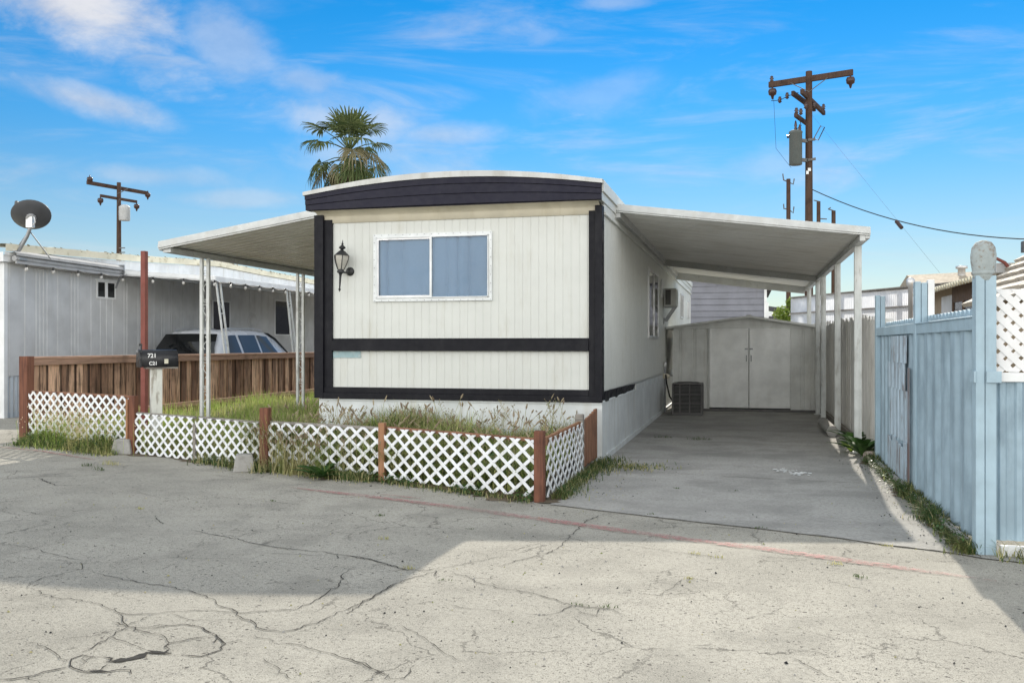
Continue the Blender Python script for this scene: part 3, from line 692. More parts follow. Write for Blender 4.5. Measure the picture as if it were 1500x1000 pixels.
# ------------------------------------------------------------------ patio awning on the other side
pa = thing('patio_awning', 'white patio awning on scrollwork posts above the grassy yard', 'awning', (-6.7, 11.6, 0))
sl_ = .1537
def az(x): return 3.29 + (x-XL)*sl_
xa, xb = XL-.03, -8.1
m = pan_roof(xb+.05, az(xb)-.07, xa, az(xa)-.07, 11.63, 21.5, .2); part(m, 'ceiling_pans', AWNING_UNDER, pa)
m = MB(); m.add([(xa,11.6,az(xa)),(xb,11.6,az(xb)),(xb,21.6,az(xb)),(xa,21.6,az(xa)),(xa,11.6,az(xa)-.02),(xb,11.6,az(xb)-.02),(xb,21.6,az(xb)-.02),(xa,21.6,az(xa)-.02)], [(3,2,1,0),(4,5,6,7),(0,1,5,4),(1,2,6,5),(2,3,7,6),(3,0,4,7)]); part(m, 'roof_sheet', ROOF_EDGE, pa)
m = MB(); fascia(m, xb-.01, az(xb)+.004, xa, az(xa)+.004, 11.59, .118); part(m, 'front_fascia', AWNING, pa)
m = MB(); m.box(xb-.012, xb+.03, 11.62, 21.6, az(xb)-.125, az(xb)+.003); m.box(xb+.03, xb+.16, 11.64, 21.5, az(xb)-.15, az(xb)-.08); part(m, 'edge_beam', AWNING, pa, .004)
for y in (12.6, 15.73, 18.9):
    f = MB(); w = .024
    for x in (-8.055, -7.942): f.box(x-w, x+w, y-w, y+w, .05, az(xb)-.145)
    ps = part(f, 'post_pair', POST_WHITE, pa, .004)
    f = MB(); z = .45; k = 0
    while z < 2.6:
        pts = []
        for i in range(13):
            a = i/12*2*math.pi*1.0; pts.append((-7.9985+.03*math.sin(a)*(1 if k%2 else -1), y, z+.2*i/12))
        f.tube(pts, .006, 5); f.tube([(-8.03,y,z+.24),(-7.968,y,z+.24)], .006, 5)
        pts = [(-7.9985+.022*math.cos(t*.6), y, z+.30+.022*math.sin(t*.6)) for t in range(11)]; f.tube(pts, .005, 5)
        z += .44; k += 1
    part(f, 'scrollwork', POST_WHITE, ps)

# ------------------------------------------------------------------ tool shed
sh = thing('tool_shed', 'low grey metal tool shed with double doors at driveway end', 'shed', (0, 20, 0))
m = MB(); sx0, sx1, sy0, sy1 = -1.49, 1.41, 20.0, 22.4
def seams(a, b, ss): 
    p = [(0,0)]
    for s in ss: p += [(s-.022,0),(s-.012,-.014),(s+.012,-.014),(s+.022,0)]
    return p + [(b-a,0)]
m.sheet((sx0,sy0),(-.74,sy0), .06, 1.76, seams(sx0,-.74,(.12,.16,.42,.46,.7)), (0,-1)); m.sheet((.903,sy0),(sx1,sy0), .06, 1.76, seams(.903,sx1,(.22,.26,.42,.46)), (0,-1))
m.sheet((sx1,sy0),(sx1,sy1), .06, 1.76, ribs(2.4,.3,.03,-.012), (1,0)); m.sheet((sx0,sy1),(sx0,sy0), .06, 1.76, ribs(2.4,.3,.03,-.012), (-1,0)); m.sheet((sx1,sy1),(sx0,sy1), .06, 1.76, ribs(2.9,.3,.03,-.012), (0,1))
m.prism([(sx0,1.76),(sx1,1.76),(.07,1.985)], ((0,20.004,0),(1,0,0),(0,0,1)), (0,.03,0)); m.box(sx0+.01, sx1-.01, sy0+.03, sy1-.02, .03, .06)
m.box(-.76, -.742, sy0-.02, sy0+.03, .06, 1.74); m.box(.905, .92, sy0-.02, sy0+.03, .06, 1.74)
part(m, 'wall', SHED, sh)
m = MB(); m.box(sx0, sx1, sy0-.022, sy0+.01, 1.742, 1.785); part(m, 'track', SHED, sh, .003); m = MB(); m.box(sx0-.005, sx1+.005, sy0-.03, sy0+.04, .012, .06); part(m, 'threshold', DARKSTEEL, sh, .003)
m = MB()
for a, b in (((-1.635,1.78),(.07,2.01)),((.07,2.01),(1.52,1.785))):
    m.add([(a[0],19.88,a[1]),(b[0],19.88,b[1]),(b[0],22.5,b[1]),(a[0],22.5,a[1]),(a[0],19.88,a[1]-.045),(b[0],19.88,b[1]-.045),(b[0],22.5,b[1]-.045),(a[0],22.5,a[1]-.045)], [(0,1,2,3),(7,6,5,4),(0,4,5,1),(1,5,6,2),(2,6,7,3),(3,7,4,0)])
m.box(.02,.12,19.87,22.5,2.008,2.022)
part(m, 'roof', SHED, sh)
for a, b, hx in ((-.738,.062,.02),(.076,.90,.118)):
    f = MB(); f.box(a, b, sy0-.028, sy0-.006, .085, 1.74)
    for x in (a+.02, b-.02): f.box(x-.018, x+.018, sy0-.034, sy0-.028, .09, 1.735)
    f.box(a+.04, b-.04, sy0-.034, sy0-.028, .09, .13); f.box(a+.04, b-.04, sy0-.034, sy0-.028, 1.70, 1.735)
    d = part(f, 'door', SHED_DOOR, sh, .003)
    f = MB(); f.box(hx-.035, hx+.03, sy0-.05, sy0-.034, 1.30, 1.33); part(f, 'latch', STEEL, d); f = MB(); f.tube([(hx,sy0-.036,1.06),(hx,sy0-.07,1.09),(hx,sy0-.07,1.15),(hx,sy0-.036,1.18)], .008, 6); part(f, 'handle', STEEL, d)
f = MB(); f.box(sx0+.05, sx1-.05, sy0+.02, sy0+.03, .012, .09); part(f, 'sill_gap', DARK, sh)

# outdoor condenser
cd = thing('air_conditioner_condenser', 'dark louvred outdoor condenser unit beside the shed corner', 'condenser', (-1.115, 18.85, .012))
m = MB(); hw = .28
m.box(-hw+.02, hw-.02, -hw+.02, hw-.02, .05, .58)
m.build('coil', DARK, cd)
m = MB()
for z in [.06+i*.026 for i in range(21)]:
    for s in (-1,1):
        m.bar((-hw,s*hw,z),(hw,s*hw,z),.02,.010); m.bar((s*hw,-hw,z),(s*hw,hw,z),.02,.010)
m.build('louvres', DARKSTEEL, cd)
m = MB(); m.box(-hw-.012,hw+.012,-hw-.012,hw+.012,.605,.63); m.box(-hw-.008,hw+.008,-hw-.008,hw+.008,.0,.05)
for x in (-hw,-hw+.14,0.05,hw):
    for s in (-1,1): m.bar((x,s*(hw+.008),.04),(x,s*(hw+.008),.61),.024,.018); m.bar((s*(hw+.008),x,.04),(s*(hw+.008),x,.61),.018,.024)
for z in (.24,.42): m.bar((-hw,-hw-.01,z),(hw,-hw-.01,z),.014,.02)
m.lathe([(.23,.63),(.23,.645),(.2,.65),(0,.655)], 20); m.build('cabinet', DARKSTEEL, cd, None, .003)
m = MB(); m.tube([(-hw,-.1,.25),(-.36,-.05,.36),(-.43,.1,.62),(-.46,.25,.78)], .016, 6); m.build('hose', BLACK, cd)
gp = thing('utility_pipe', 'thin capped utility pipe with valve beside the white skirting', 'pipe', (-1.60, 19.2, .012))
m = MB(); m.tube([(0,0,0),(0,0,.98)], .022, 8); m.tube([(0,0,.76),(.1,.35,.76),(.1,.6,.74)], .018, 8); m.build('riser', STEEL, gp)
m = MB(); m.lathe([(.03,.94),(.034,.97),(.034,1.02),(.02,1.04),(0,1.04)], 8); m.build('cap', ALU, gp)
m = MB(); m.box(-.04,.06,-.05,.05,.70,.80); m.lathe([(.045,.0),(.045,.02),(.015,.03),(0,.03)], 10, (.06,-.05,.75), Matrix.Rotation(R(90),4,'X')); m.build('valve', CREAM, gp)
rl = MB(); rl.tube([(1.275,16.6,.085),(1.28,15.8,.085),(1.285,14.9,.085)], .085, 14); rl.tube([(1.285,14.897,.085),(1.285,14.893,.085)], .06, 12)
tag(rl.build('concrete_pipe', CONC_BLOCK), 'grey concrete pipe lying beside the white plank fence', 'pipe')

# ------------------------------------------------------------------ low lattice fence round the garden
def clip(poly, s0, s1, z0, z1):
    for ax, lim, sg in ((0,s0,1),(0,s1,-1),(1,z0,1),(1,z1,-1)):
        out = []
        for i, p in enumerate(poly):
            q = poly[(i+1)%len(poly)]; a = (p[ax]-lim)*sg; b = (q[ax]-lim)*sg
            if a >= 0: out.append(p)
            if a*b < 0:
                t = a/(a-b); out.append((p[0]+(q[0]-p[0])*t, p[1]+(q[1]-p[1])*t))
        poly = out
        if len(poly) < 3: return None
    return poly
def lattice(m, a, b, z0, z1, px, sw, th=.008, pz=None):
    """diagonal strips in two layers, trimmed to the panel; px, pz: diamond width and height"""
    pz = pz or px; k = pz/px
    a = Vector((*a,0)); b = Vector((*b,0)); L = (b-a).length; u = (b-a)/L; n = Vector((u.y,-u.x,0)); H = z1-z0
    W_ = H/k; hw = sw/2*math.sqrt(1+1/(k*k))
    for sg, off in ((1, 0),(-1, th+.0006)):
        c = math.floor(-W_/px)*px + .03
        while c < L + W_:
            j0, j1 = random.gauss(0,.003), random.gauss(0,.003)
            poly = [(c-hw+j0,0),(c+hw+j0,0),(c+hw+sg*W_+j1,H),(c-hw+sg*W_+j1,H)]
            bot = random.uniform(0,.012)+(random.uniform(.03,.09) if random.random() < .07 else 0)
            p = clip(poly, 0, L, bot, H-random.uniform(0,.006))
            if p: m.prism([(q[0], q[1]+z0) for q in p], (a + n*off, u, (0,0,1)), n*th)
            c += px
CORN = [(-1.78,8.09),(-3.62,8.93),(-5.19,9.37),(-6.45,9.95),(-7.66,10.43),(-10.03,11.28)]
lf = thing('lattice_fence', 'low white lattice fence on red posts round the weedy garden', 'fence', (-5.2, 9.4, 0))
def lerp2(a, b, t): return (a[0]+(b[0]-a[0])*t, a[1]+(b[1]-a[1])*t)
def pw(mb, *a, **k): return part(mb, *a, **k)
for i, (za, zb) in enumerate(((.03,.555),(.06,.545),(.02,.53),(.0,.525),(.10,.735))):
    a, b = CORN[i+1], CORN[i]; m = MB()
    lattice(m, lerp2(a,b,.015), lerp2(a,b,.985 if i else .975), za, zb, .178, .031, pz=.14); pw(m, 'lattice_panel', LATTICE, lf)
    m = MB(); 
    p, q = lerp2(a,b,.02), lerp2(a,b,.98); u = Vector((q[0]-p[0], q[1]-p[1], 0)).normalized(); n = Vector((-u.y, u.x, 0))*.03
    m.bar((p[0]+n.x,p[1]+n.y,zb-.008),(q[0]+n.x,q[1]+n.y,zb-.008),.025,.034)
    pw(m, 'rail', GREY_WOOD if i in (1,2,3) else BROWN_BOARD, lf, .003)
m = MB(); lattice(m, (-1.735,8.16), (-1.72,10.0), .03, .555, .225, .030, pz=.14); pw(m, 'lattice_panel', LATTICE, lf)
m = MB(); m.box(-1.775,-1.745,8.16,10.1,.49,.565); pw(m, 'rail', ORANGE_POST, lf, .003)
for (x, y), z, w, mt in ((CORN[0],.635,.045,RED_POST),(CORN[1],.60,.034,ORANGE_POST),(CORN[2],.70,.05,RED_POST),(CORN[4],.745,.045,RED_POST),((-1.765,10.06),.64,.045,GREY_WOOD)):
    m = MB(); m.box(x-w,x+w,y-w,y+w,.0,z); pw(m, 'post', mt, lf, .006)
m = MB(); x, y = CORN[4]; m.box(x-.075,x-.047,y-.06,y-.01,.14,.70); pw(m, 'post', ORANGE_POST, lf, .003)
m = MB(); x, y = CORN[3]; m.box(x-.018,x+.018,y-.03,y+.005,.0,.45); pw(m, 'stake', GREY_WOOD, lf, .003)
m = MB(); y = 10.12
for i in range(6):
    m.box(-1.74+.002*i%.006, -1.72+.002*i, y, y+.135, .05+random.uniform(0,.03), .575+.012*i+random.uniform(-.01,.01)); y += .141
pw(m, 'end_board', BROWN_BOARD, lf, .003)
for (x, y, s, rz), lab in zip(((-7.78,10.40,.13,.3),(-5.40,9.28,.12,.5)), ('squared grey concrete pier block under the leftmost lattice post','chipped grey concrete pier block beside the broad weed')):
    m = MB(); m.add([(-s,-s,0),(s,-s,0),(s,s,0),(-s,s,0),(-s*.72,-s*.72,.19),(s*.72,-s*.72,.19),(s*.72,s*.72,.19),(-s*.72,s*.72,.19)], [(0,3,2,1),(4,5,6,7),(0,1,5,4),(1,2,6,5),(2,3,7,6),(3,0,4,7)])
    o = tag(m.build('pier_block', CONC_BLOCK, None, (x,y,0), .012), lab, 'concrete block', 'pier blocks along the lattice'); o.rotation_euler.z = rz

# ------------------------------------------------------------------ board fence beside the yard
bf = thing('board_fence', 'weathered brown board fence between the yard and the parked car', 'fence', (-10.1, 11.3, 0))
m = MB(); y = 11.42; i = 0
while y < 29:
    w = random.uniform(.10,.15); o = (i%2)*.02; m.box(-10.115-o, -10.096-o, y, y+w, .02+random.uniform(0,.03), 1.175); y += w+random.choice((.006,.02,.035,.05)); i += 1
pw(m, 'boards', FENCE_BOARD, bf)
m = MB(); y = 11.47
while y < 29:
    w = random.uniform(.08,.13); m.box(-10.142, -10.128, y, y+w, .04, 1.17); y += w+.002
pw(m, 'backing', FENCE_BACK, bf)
m = MB(); m.box(-10.135,-10.045,11.4,29,1.19,1.228); m.box(-10.09,-10.055,11.4,29,1.10,1.19); pw(m, 'top_rail', FENCE_RAIL, bf, .004)
m = MB(); m.box(-10.09,-10.045,11.4,29,.26,.345); pw(m, 'bottom_rail', FENCE_RAIL, bf, .004)
for y in (11.33,):
    m = MB(); m.box(-10.17,-10.03,y-.07,y+.07,0,1.235); pw(m, 'post', RED_POST, bf, .005)
for y in (14.6,17.1,19.6,22.2): 
    m = MB(); m.box(-10.21,-10.14,y-.045,y+.045,0,1.17); pw(m, 'post', RED_POST, bf, .005)

# ------------------------------------------------------------------ mailbox
mbx = thing('mailbox', 'black rounded mailbox on a pale wooden post', 'mailbox', (-7.46, 10.72, 0), R(49))
m = MB(); m.box(-.13,.01,-.045,.045,0,1.105); m.build('post', MAIL_WOOD, mbx, None, .005)
m = MB(); m.box(-.2,.2,-.08,.08,1.09,1.112); m.build('shelf', GREY_WOOD, mbx)
def mbprof(w, h): return [(-w,0),(w,0),(w,h*.5)] + [(w*math.cos(a), h*.5+h*.5*math.sin(a)) for a in [math.pi*k/12 for k in range(1,12)]] + [(-w,h*.5)]
m = MB(); pr = mbprof(.095,.225); m.prism(pr, ((-.27,0,1.112),(0,1,0),(0,0,1)), (.47,0,0))
for f in range(len(m.sm)): m.sm[f] = len(m.f[f]) == 4
bd = m.build('body', BLACK, mbx, None, .006)
m = MB(); pr = mbprof(.101,.236); m.prism(pr, ((-.288,0,1.107),(0,1,0),(0,0,1)), (.03,0,0)); d = m.build('door', BLACK, mbx, None, .006)
m = MB(); m.box(-.305,-.288,-.02,.02,1.30,1.335); m.build('latch', STEEL, d)
m = MB(); m.box(-.278,-.262,-.11,-.102,1.30,1.40); m.box(-.30,-.26,-.112,-.102,1.385,1.415); m.build('flag', IRON, mbx)
def txt(name, s, size, loc, rot, mat, parent, ext=.0008):
    c = bpy.data.curves.new(name, 'FONT'); c.body = s; c.size = size; c.extrude = ext; c.align_x = 'CENTER'; c.align_y = 'CENTER'; c.offset = .0022
    t = bpy.data.objects.new(name, c); COL.objects.link(t); bpy.context.view_layer.update()
    me = bpy.data.meshes.new_from_object(t.evaluated_get(bpy.context.evaluated_depsgraph_get())); bpy.data.objects.remove(t)
    me.materials.clear(); me.materials.append(mat)
    o = bpy.data.objects.new(name, me); COL.objects.link(o); o.location = loc; o.rotation_euler = rot; o.parent = parent
    return o
txt('unit_number', '721', .075, (-.135,-.0975,1.258), (R(90),0,0), STICKER, mbx)
txt('unit_number', 'C21', .062, (-.12,-.0975,1.158), (R(90),0,0), STICKER, mbx)
m = MB(); m.box(.02,.07,-.0985,-.0955,1.155,1.215); m.build('tag_plate', ORANGE_TAPE, mbx)
rp = MB(); rp.box(-.038,.038,-.038,.038,0,2.765); rp.box(-.055,.055,-.055,.055,0,.02)
tag(rp.build('steel_post', RUST, None, (-8.50,11.82,0), .006), 'tall rusty red square post behind the mailbox', 'post')

# ------------------------------------------------------------------ neighbour's home on the left
nh = thing('neighbour_home', 'long grey white mobile home with mossy roof edge at left', 'mobile home', (-15.6, 14.8, 0))
NX, NY, NYB = -13.7, 14.8, 33.0
m = MB(); m.box(-17.4, NX-.03, NY+.03, NYB, .1, 3.05)
pr = []; t = 0
while t < NYB-NY-.05:
    pr += [(t,0),(t+.015,-.012),(t+.03,0)]; t += random.choice((.2,.3,.4,.1))
m.sheet((NX,NY),(NX,NYB), .8, 2.98, pr+[(NYB-NY,0)], (1,0)); m.sheet((-17.4,NY),(NX,NY), .8, 2.98, ribs(3.7,.3,.02,-.01), (0,-1))
pw(m, 'wall', NEIGH, nh)
m = MB(); m.sheet((NX-.02,NY),(NX-.02,NYB), 0, .8, wave(NYB-NY,.11,.018,5), (1,0)); m.sheet((-17.4,NY+.02),(NX,NY+.02), 0, .8, wave(3.7,.11,.018,5), (0,-1)); pw(m, 'skirting', SKIRT_BLUE, nh)
m = MB(); m.box(NX-.12, NX+.015, NY-.02, NY+.07, .0, 2.98); pw(m, 'corner_board', NEIGH_W, nh, .004)
def ntop(y): 
    P = [(14,3.29),(18.8,3.46),(22,3.62),(24.2,3.56),(28.1,3.50),(34,3.46)]
    for (a,za),(b,zb) in zip(P,P[1:]):
        if y <= b: return za+(zb-za)*(y-a)/(b-a)
    return 3.46
m = MB(); vs = []; K = 60
for i in range(K+1):
    y = NY-.1+(NYB-NY+.1)*i/K; vs += [(NX+.07,y,2.97),(NX+.07,y,3.10),(NX+.10,y,3.105),(NX+.10,y,ntop(y)-.15)]
m.add(vs, [f for i in range(K) for f in ((4*i,4*i+4,4*i+5,4*i+1),(4*i+1,4*i+5,4*i+6,4*i+2),(4*i+2,4*i+6,4*i+7,4*i+3))]); m.box(NX-.1,NX+.07,NY-.1,NYB,2.968,2.98)
for i in range(34): m.box(NX+.10,NX+.108,NY+.5*i,NY+.5*i+.02,3.11,ntop(NY+.5*i)-.152)
m.add([(-17.5,NY-.1,2.97),(NX+.07,NY-.1,2.97),(NX+.07,NY-.1,3.16),(-17.5,NY-.1,3.16)],[(0,1,2,3)])
pw(m, 'eave_fascia', NEIGH_W, nh)
m = MB(); vs = []
for i in range(161):
    y = NY-.12+(NYB-NY+.1)*i/160; j = random.uniform(-.012,.018); vs += [(NX+.14,y,ntop(y)-.14),(NX+.145,y,ntop(y)+j*.6),(NX-.2,y,ntop(y)+.01+j),(-15.6,y,ntop(y)+.12)]
m.add(vs, [f for i in range(160) for f in ((4*i,4*i+4,4*i+5,4*i+1),(4*i+1,4*i+5,4*i+6,4*i+2),(4*i+2,4*i+6,4*i+7,4*i+3))]); pw(m, 'roof_edge', NEIGH_CREAM, nh)
m = MB()
for k in range(150):
    y = random.uniform(NY, NYB); s = random.uniform(.02,.06); z = ntop(y)+random.uniform(-.02,.015); x = NX+.147+random.uniform(-.02,0)
    m.add([(x,y-s,z),(x+.012,y,z-s*.5),(x,y+s,z),(x-.03,y,z+s*.45)],[(0,1,2,3)])
pw(m, 'moss', paint('roof_moss',(.10,.085,.03),(.04,.035,.02),.6,.9), nh)['kind'] = 'stuff'
for y0,y1,z0,z1 in ((17.42,17.98,2.45,2.77),(21.95,22.75,1.0,2.55),(25.3,26.2,1.72,2.72)):
    f = MB(); w=.035
    for a in ((y0-w,y0,z0-w,z1+w),(y1,y1+w,z0-w,z1+w),(y0,y1,z0-w,z0),(y0,y1,z1,z1+w)): f.box(NX-.01,NX+.02,a[0],a[1],a[2],a[3])
    if y1-y0 < .6: f.box(NX-.01,NX+.02,(y0+y1)/2-.04,(y0+y1)/2+.04,z0,z1); f.box(NX-.01,NX+.05,y0-.06,y1+.06,z1+w,z1+w+.03)
    o = pw(f, 'window_frame', NEIGH_W, nh); g = MB(); g.box(NX-.005,NX+.006,y0,y1,z0,z1); pw(g, 'pane', CARGLASS_DARK, o)
m = MB(); m.lathe([(.26,0),(.26,.02),(.20,.035),(.2,.02),(.0,.02)], 24, (NX,24.0,2.05), Matrix.Rotation(R(90),4,'Y'))
pw(m, 'wall_plaque', NEIGH, nh)
ROLL = paint('faded_awning_cloth', (.40,.40,.40), (.25,.245,.24), .6, .8, dscale=2)
ra = thing('roll_awning', 'rolled up grey fabric awning fixed under the mossy eave', 'awning', (-13.5, 16.4, 3.06))
m = MB(); m.tube([(-.02,-1.55,-.01),(-.02,1.55,-.05)], .055, 10); m.bar((.03,-1.56,-.085),(.03,1.56,-.125),.03,.05); m.build('roll', ROLL, ra)
m = MB(); m.add([(-.12,-1.57,.17),(-.12,1.57,.13),(.06,1.57,.05),(.06,-1.57,.09),(.06,1.57,-.0),(.06,-1.57,.04)], [(0,1,2,3),(3,2,4,5)]); m.build('cover', ROLL, ra, None, 0, .01)
m = MB(); m.bar((.05,1.5,-.05),(-.1,1.5,-.4),.03,.03); m.box(-.11,.07,1.55,1.58,-.15,.12); m.bar((.04,1.56,-.12),(.55,1.75,.02),.03,.03); m.build('arm', STEEL, ra)
nc = thing('neighbour_carport', 'narrow white carport roof on leaning ladder posts over silver car', 'carport', (-12.4, 18.0, 0))
m = MB(); m.add([(-13.6,18,3.06),(-11.2,18,2.885),(-11.2,31,2.885),(-13.6,31,3.06),(-13.6,18,3.0),(-11.2,18,2.83),(-11.2,31,2.83),(-13.6,31,3.0)], [(3,2,1,0),(4,5,6,7),(0,1,5,4),(1,2,6,5),(2,3,7,6),(3,0,4,7)]); pw(m, 'roof', NEIGH_W, nc)
m = MB(); fascia(m, -13.58, 3.07, -11.17, 2.895, 17.99, .12); m.box(-11.2,-11.16,18.0,31,2.775,2.895); pw(m, 'fascia', NEIGH_W, nc, .004)
for y in (18.1, 21.3, 24.5):
    m = MB()
    for d in (0,.16): m.bar((-11.22,y+d,2.79),(-11.22,y+d+.62,0),.035,.035)
    for k in range(1,8):
        t = k/8; m.bar((-11.22,y+.62*t,2.79*(1-t)),(-11.22,y+.16+.62*t,2.79*(1-t)),.018,.018)
        if k%2: m.bar((-11.22,y+.62*t,2.79*(1-t)),(-11.22,y+.16+.62*(t+.125),2.79*(1-t-.125)),.012,.012)
    pw(m, 'ladder_post', POST_WHITE, nc)
sg = thing('string_lights', 'string of round bulbs along the neighbour eave and carport', 'string lights', (-13.3, 15.0, 2.95))
path = [(-13.38,15.0,2.94),(-13.38,17.85,2.93),(-11.15,17.93,2.80),(-11.12,30,2.80)]
pts = []
for a, b in zip(path, path[1:]):
    a = Vector(a); b = Vector(b); k = max(2, int((b-a).length/.62)); 
    for i in range(k): pts.append(a.lerp(b, i/k))
pts.append(Vector(path[-1])); wire = []
for a, b in zip(pts, pts[1:]):
    for q in range(4): p = a.lerp(b, q/4); p.z -= .05*math.sin(math.pi*q/4); wire.append(p)
m = MB(); m.tube(wire, .006, 4)
for p in pts[:-1]: m.tube([(p.x,p.y,p.z),(p.x,p.y,p.z-.06)], .018, 6)
pw(m, 'wire', BLACK, sg)
for p in pts[:24]:
    m = MB(); m.lathe([(0,-.135),(.024,-.125),(.034,-.1),(.028,-.075),(.016,-.06)], 8, p); pw(m, 'bulb', BULB, sg)

# satellite dish
sdh = thing('satellite_dish', 'dark satellite dish on a bent mast at the roof corner', 'satellite dish', (-13.55, 14.98, 3.08))
C = Vector((.28,.02,.76)); nv = Vector((-.6*.74,.72*.74,.66)).normalized(); q = nv.to_track_quat('Z','Y').to_matrix().to_4x4()
m = MB(); m.lathe([(0,0),(.12,.008),(.24,.035),(.345,.075),(.352,.085),(.34,.085),(.24,.048),(.12,.02),(0,.012)], 32, C, q); m.build('reflector', DISH, sdh)
m = MB(); m.tube([(-.12,.0,-.05),(.06,.0,.18),(.21,.0,.40),(.27,.01,.56),(.28,.0,.70)], .034, 8); m.build('mast', STEEL, sdh)
m = MB(); m.box(.22,.36,-.05,.03,.56,.76); m.tube([C, C-nv*.05], .09, 10); m.tube([(.36,-.02,.6),(.41,-.02,.66),(.38,-.02,.76)], .012, 5); m.build('bracket', ALU, sdh)
m = MB(); m.tube([(.22,0,.46),(-.3,.1,-.02)], .012, 5); m.tube([(.26,0,.5),(.32,.5,.0)], .012, 5); m.box(-.12,.12,-.1,.1,-.06,-.02); m.build('stay', STEEL, sdh)
tip = C + nv*.36 + Vector((-.22,-.14,.05)); m = MB(); m.tube([C+q.to_3x3()@Vector((0,-.3,.07)), tip], .014, 5); m.tube([tip-nv*.06, tip+nv*.03], .035, 8); m.build('feed_arm', DARKSTEEL, sdh)

# ------------------------------------------------------------------ silver wagon under the neighbour's carport
car = thing('parked_car', 'silver sport utility car with dark rear glass behind the board fence', 'car', (-12.28, 18.5, 0))
# stations: y, z belt, half w belt, z top, half w top, z bottom, half w sill
ST = [(0.0,1.02,.80,1.06,.78,.42,.78),(.10,1.04,.86,1.30,.74,.30,.86),(.42,1.05,.90,1.66,.655,.26,.90),(.8,1.05,.92,1.715,.65,.26,.92),(1.9,1.03,.93,1.735,.655,.26,.93),
      (2.55,1.02,.93,1.69,.64,.26,.93),(2.95,1.01,.92,1.55,.65,.26,.92),(3.4,1.0,.91,1.26,.72,.26,.91),(3.72,.99,.90,1.04,.78,.26,.90),(4.3,.93,.87,.97,.70,.26,.87),(4.62,.80,.78,.86,.55,.34,.78)]
def ring(s, side_only=False):
    y, zb, wb, zt, wt_, z0, ws = s
    half = [(ws*.9,z0),(ws,z0+.12),(wb*1.01,zb-.22),(wb,zb),(wb+(wt_-wb)*.5,zb+(zt-zb)*.52),(wt_+.0,zt-.035*(zt>1.2)-.003),(wt_*.86,zt+.018),(wt_*.45,zt+.035),(0,zt+.04)]
    return [(x,y,z) for x,z in half] + [(-x,y,z) for x,z in half[-2::-1]]
m = MB(); rg = [ring(s) for s in ST]; n = len(rg[0])
m.add([p for r in rg for p in r], [(i*n+j,i*n+j+1,(i+1)*n+j+1,(i+1)*n+j) for i in range(len(ST)-1) for j in range(n-1)], True)
m.add(rg[0], [tuple(range(n))]); m.add(rg[-1], [tuple(range(n))[::-1]]); m.add([(-.9,.1,.27),(.9,.1,.27),(.9,4.4,.27),(-.9,4.4,.27)], [(0,1,2,3)])
m.build('body', CAR_PAINT, car)
def stn(y):
    for a, b in zip(ST, ST[1:]):
        if y <= b[0]: t = (y-a[0])/(b[0]-a[0]); return [p+(q-p)*t for p, q in zip(a, b)]
def gl(sd, y, v):
    s = stn(y); return (sd*(s[2]+(s[4]-s[2])*v+.008), y, s[1]+(s[3]-s[1])*v+.002)
def sidewin(sd, ys_b, ys_t, v0=.1, v1=.86, nn=8):
    m = MB(); vs = []
    for i in range(nn+1):
        t = i/nn; vs += [gl(sd, ys_b[0]+(ys_b[1]-ys_b[0])*t, v0), gl(sd, (ys_b[0]+ys_t[0]+(ys_b[1]+ys_t[1]-ys_b[0]-ys_t[0])*t)/2, (v0+v1)/2), gl(sd, ys_t[0]+(ys_t[1]-ys_t[0])*t, v1)]
    m.add(vs, [f for i in range(nn) for f in ((3*i,3*i+3,3*i+4,3*i+1),(3*i+1,3*i+4,3*i+5,3*i+2))], True); return m
for sd in (1,-1):
    for yb, yt in (((.42,1.02),(.62,1.0)),((1.12,1.9),(1.10,1.86)),((1.98,2.9),(1.94,2.45))):
        sidewin(sd, yb, yt).build('window', CARGLASS, car)
    m = MB(); m.tube([(sd*.61,.55,1.70),(sd*.60,.7,1.775),(sd*.60,2.1,1.795),(sd*.60,2.4,1.74)], .02, 6); m.build('roof_rail', ALU, car)
    m = MB(); m.box(*sorted((sd*.93,sd*1.08)), 2.95, 3.05, 1.02, 1.17); m.build('mirror', CAR_PAINT, car, None, .02)
    m = MB(); m.box(*sorted((sd*.66,sd*.87)), -.01, .12, .82, 1.02); m.build('tail_light', RED_LENS, car, None, .01)
m = MB(); vs = []
for i in range(9):
    x = -1+2*i/8; vs += [(x*.79,-.035,1.10),(x*.74,.055,1.36),(x*.665,.30,1.655)]
vs = [(x, y-.02+.05*abs(x)**3, z-.02*abs(x)**2) for x,y,z in vs]
m.add(vs, [f for i in range(8) for f in ((3*i,3*i+3,3*i+4,3*i+1),(3*i+1,3*i+4,3*i+5,3*i+2))], True); m.build('rear_window', CARGLASS_DARK, car)
m = MB(); vs = []
for i in range(9):
    x = -1+2*i/8; vs += [(x*.62,2.68,1.66),(x*.65,3.0,1.535),(x*.70,3.42,1.262),(x*.75,3.66,1.085)]
m.add([(x,y,z+.055-.03*abs(x)) for x,y,z in vs], [f for i in range(8) for f in [(4*i+k,4*i+4+k,4*i+5+k,4*i+1+k) for k in range(3)]], True); m.build('windscreen', CARGLASS, car)
for x in (-.82,.82):
    for y in (.85,3.7):
        s = 1 if x > 0 else -1; Mx = Matrix.Rotation(R(90*s),4,'Y')
        m = MB(); m.lathe([(.24,-.11),(.33,-.11),(.35,-.08),(.35,.08),(.33,.11),(.24,.11)], 24, (x,y,.35), Mx); w = m.build('wheel', RUBBER, car)
        m = MB(); m.lathe([(0,.09),(.06,.10),(.2,.085),(.24,.112),(.245,.0)], 10, (x,y,.35), Mx, False); m.build('rim', ALU, w)
m = MB(); m.box(-.85,.85,-.06,.1,.42,.62); m.build('bumper', CAR_PAINT, car, None, .03)
m = MB(); m.box(-.25,.25,-.012,.02,.78,.92); m.build('plate_recess', DARKSTEEL, car)

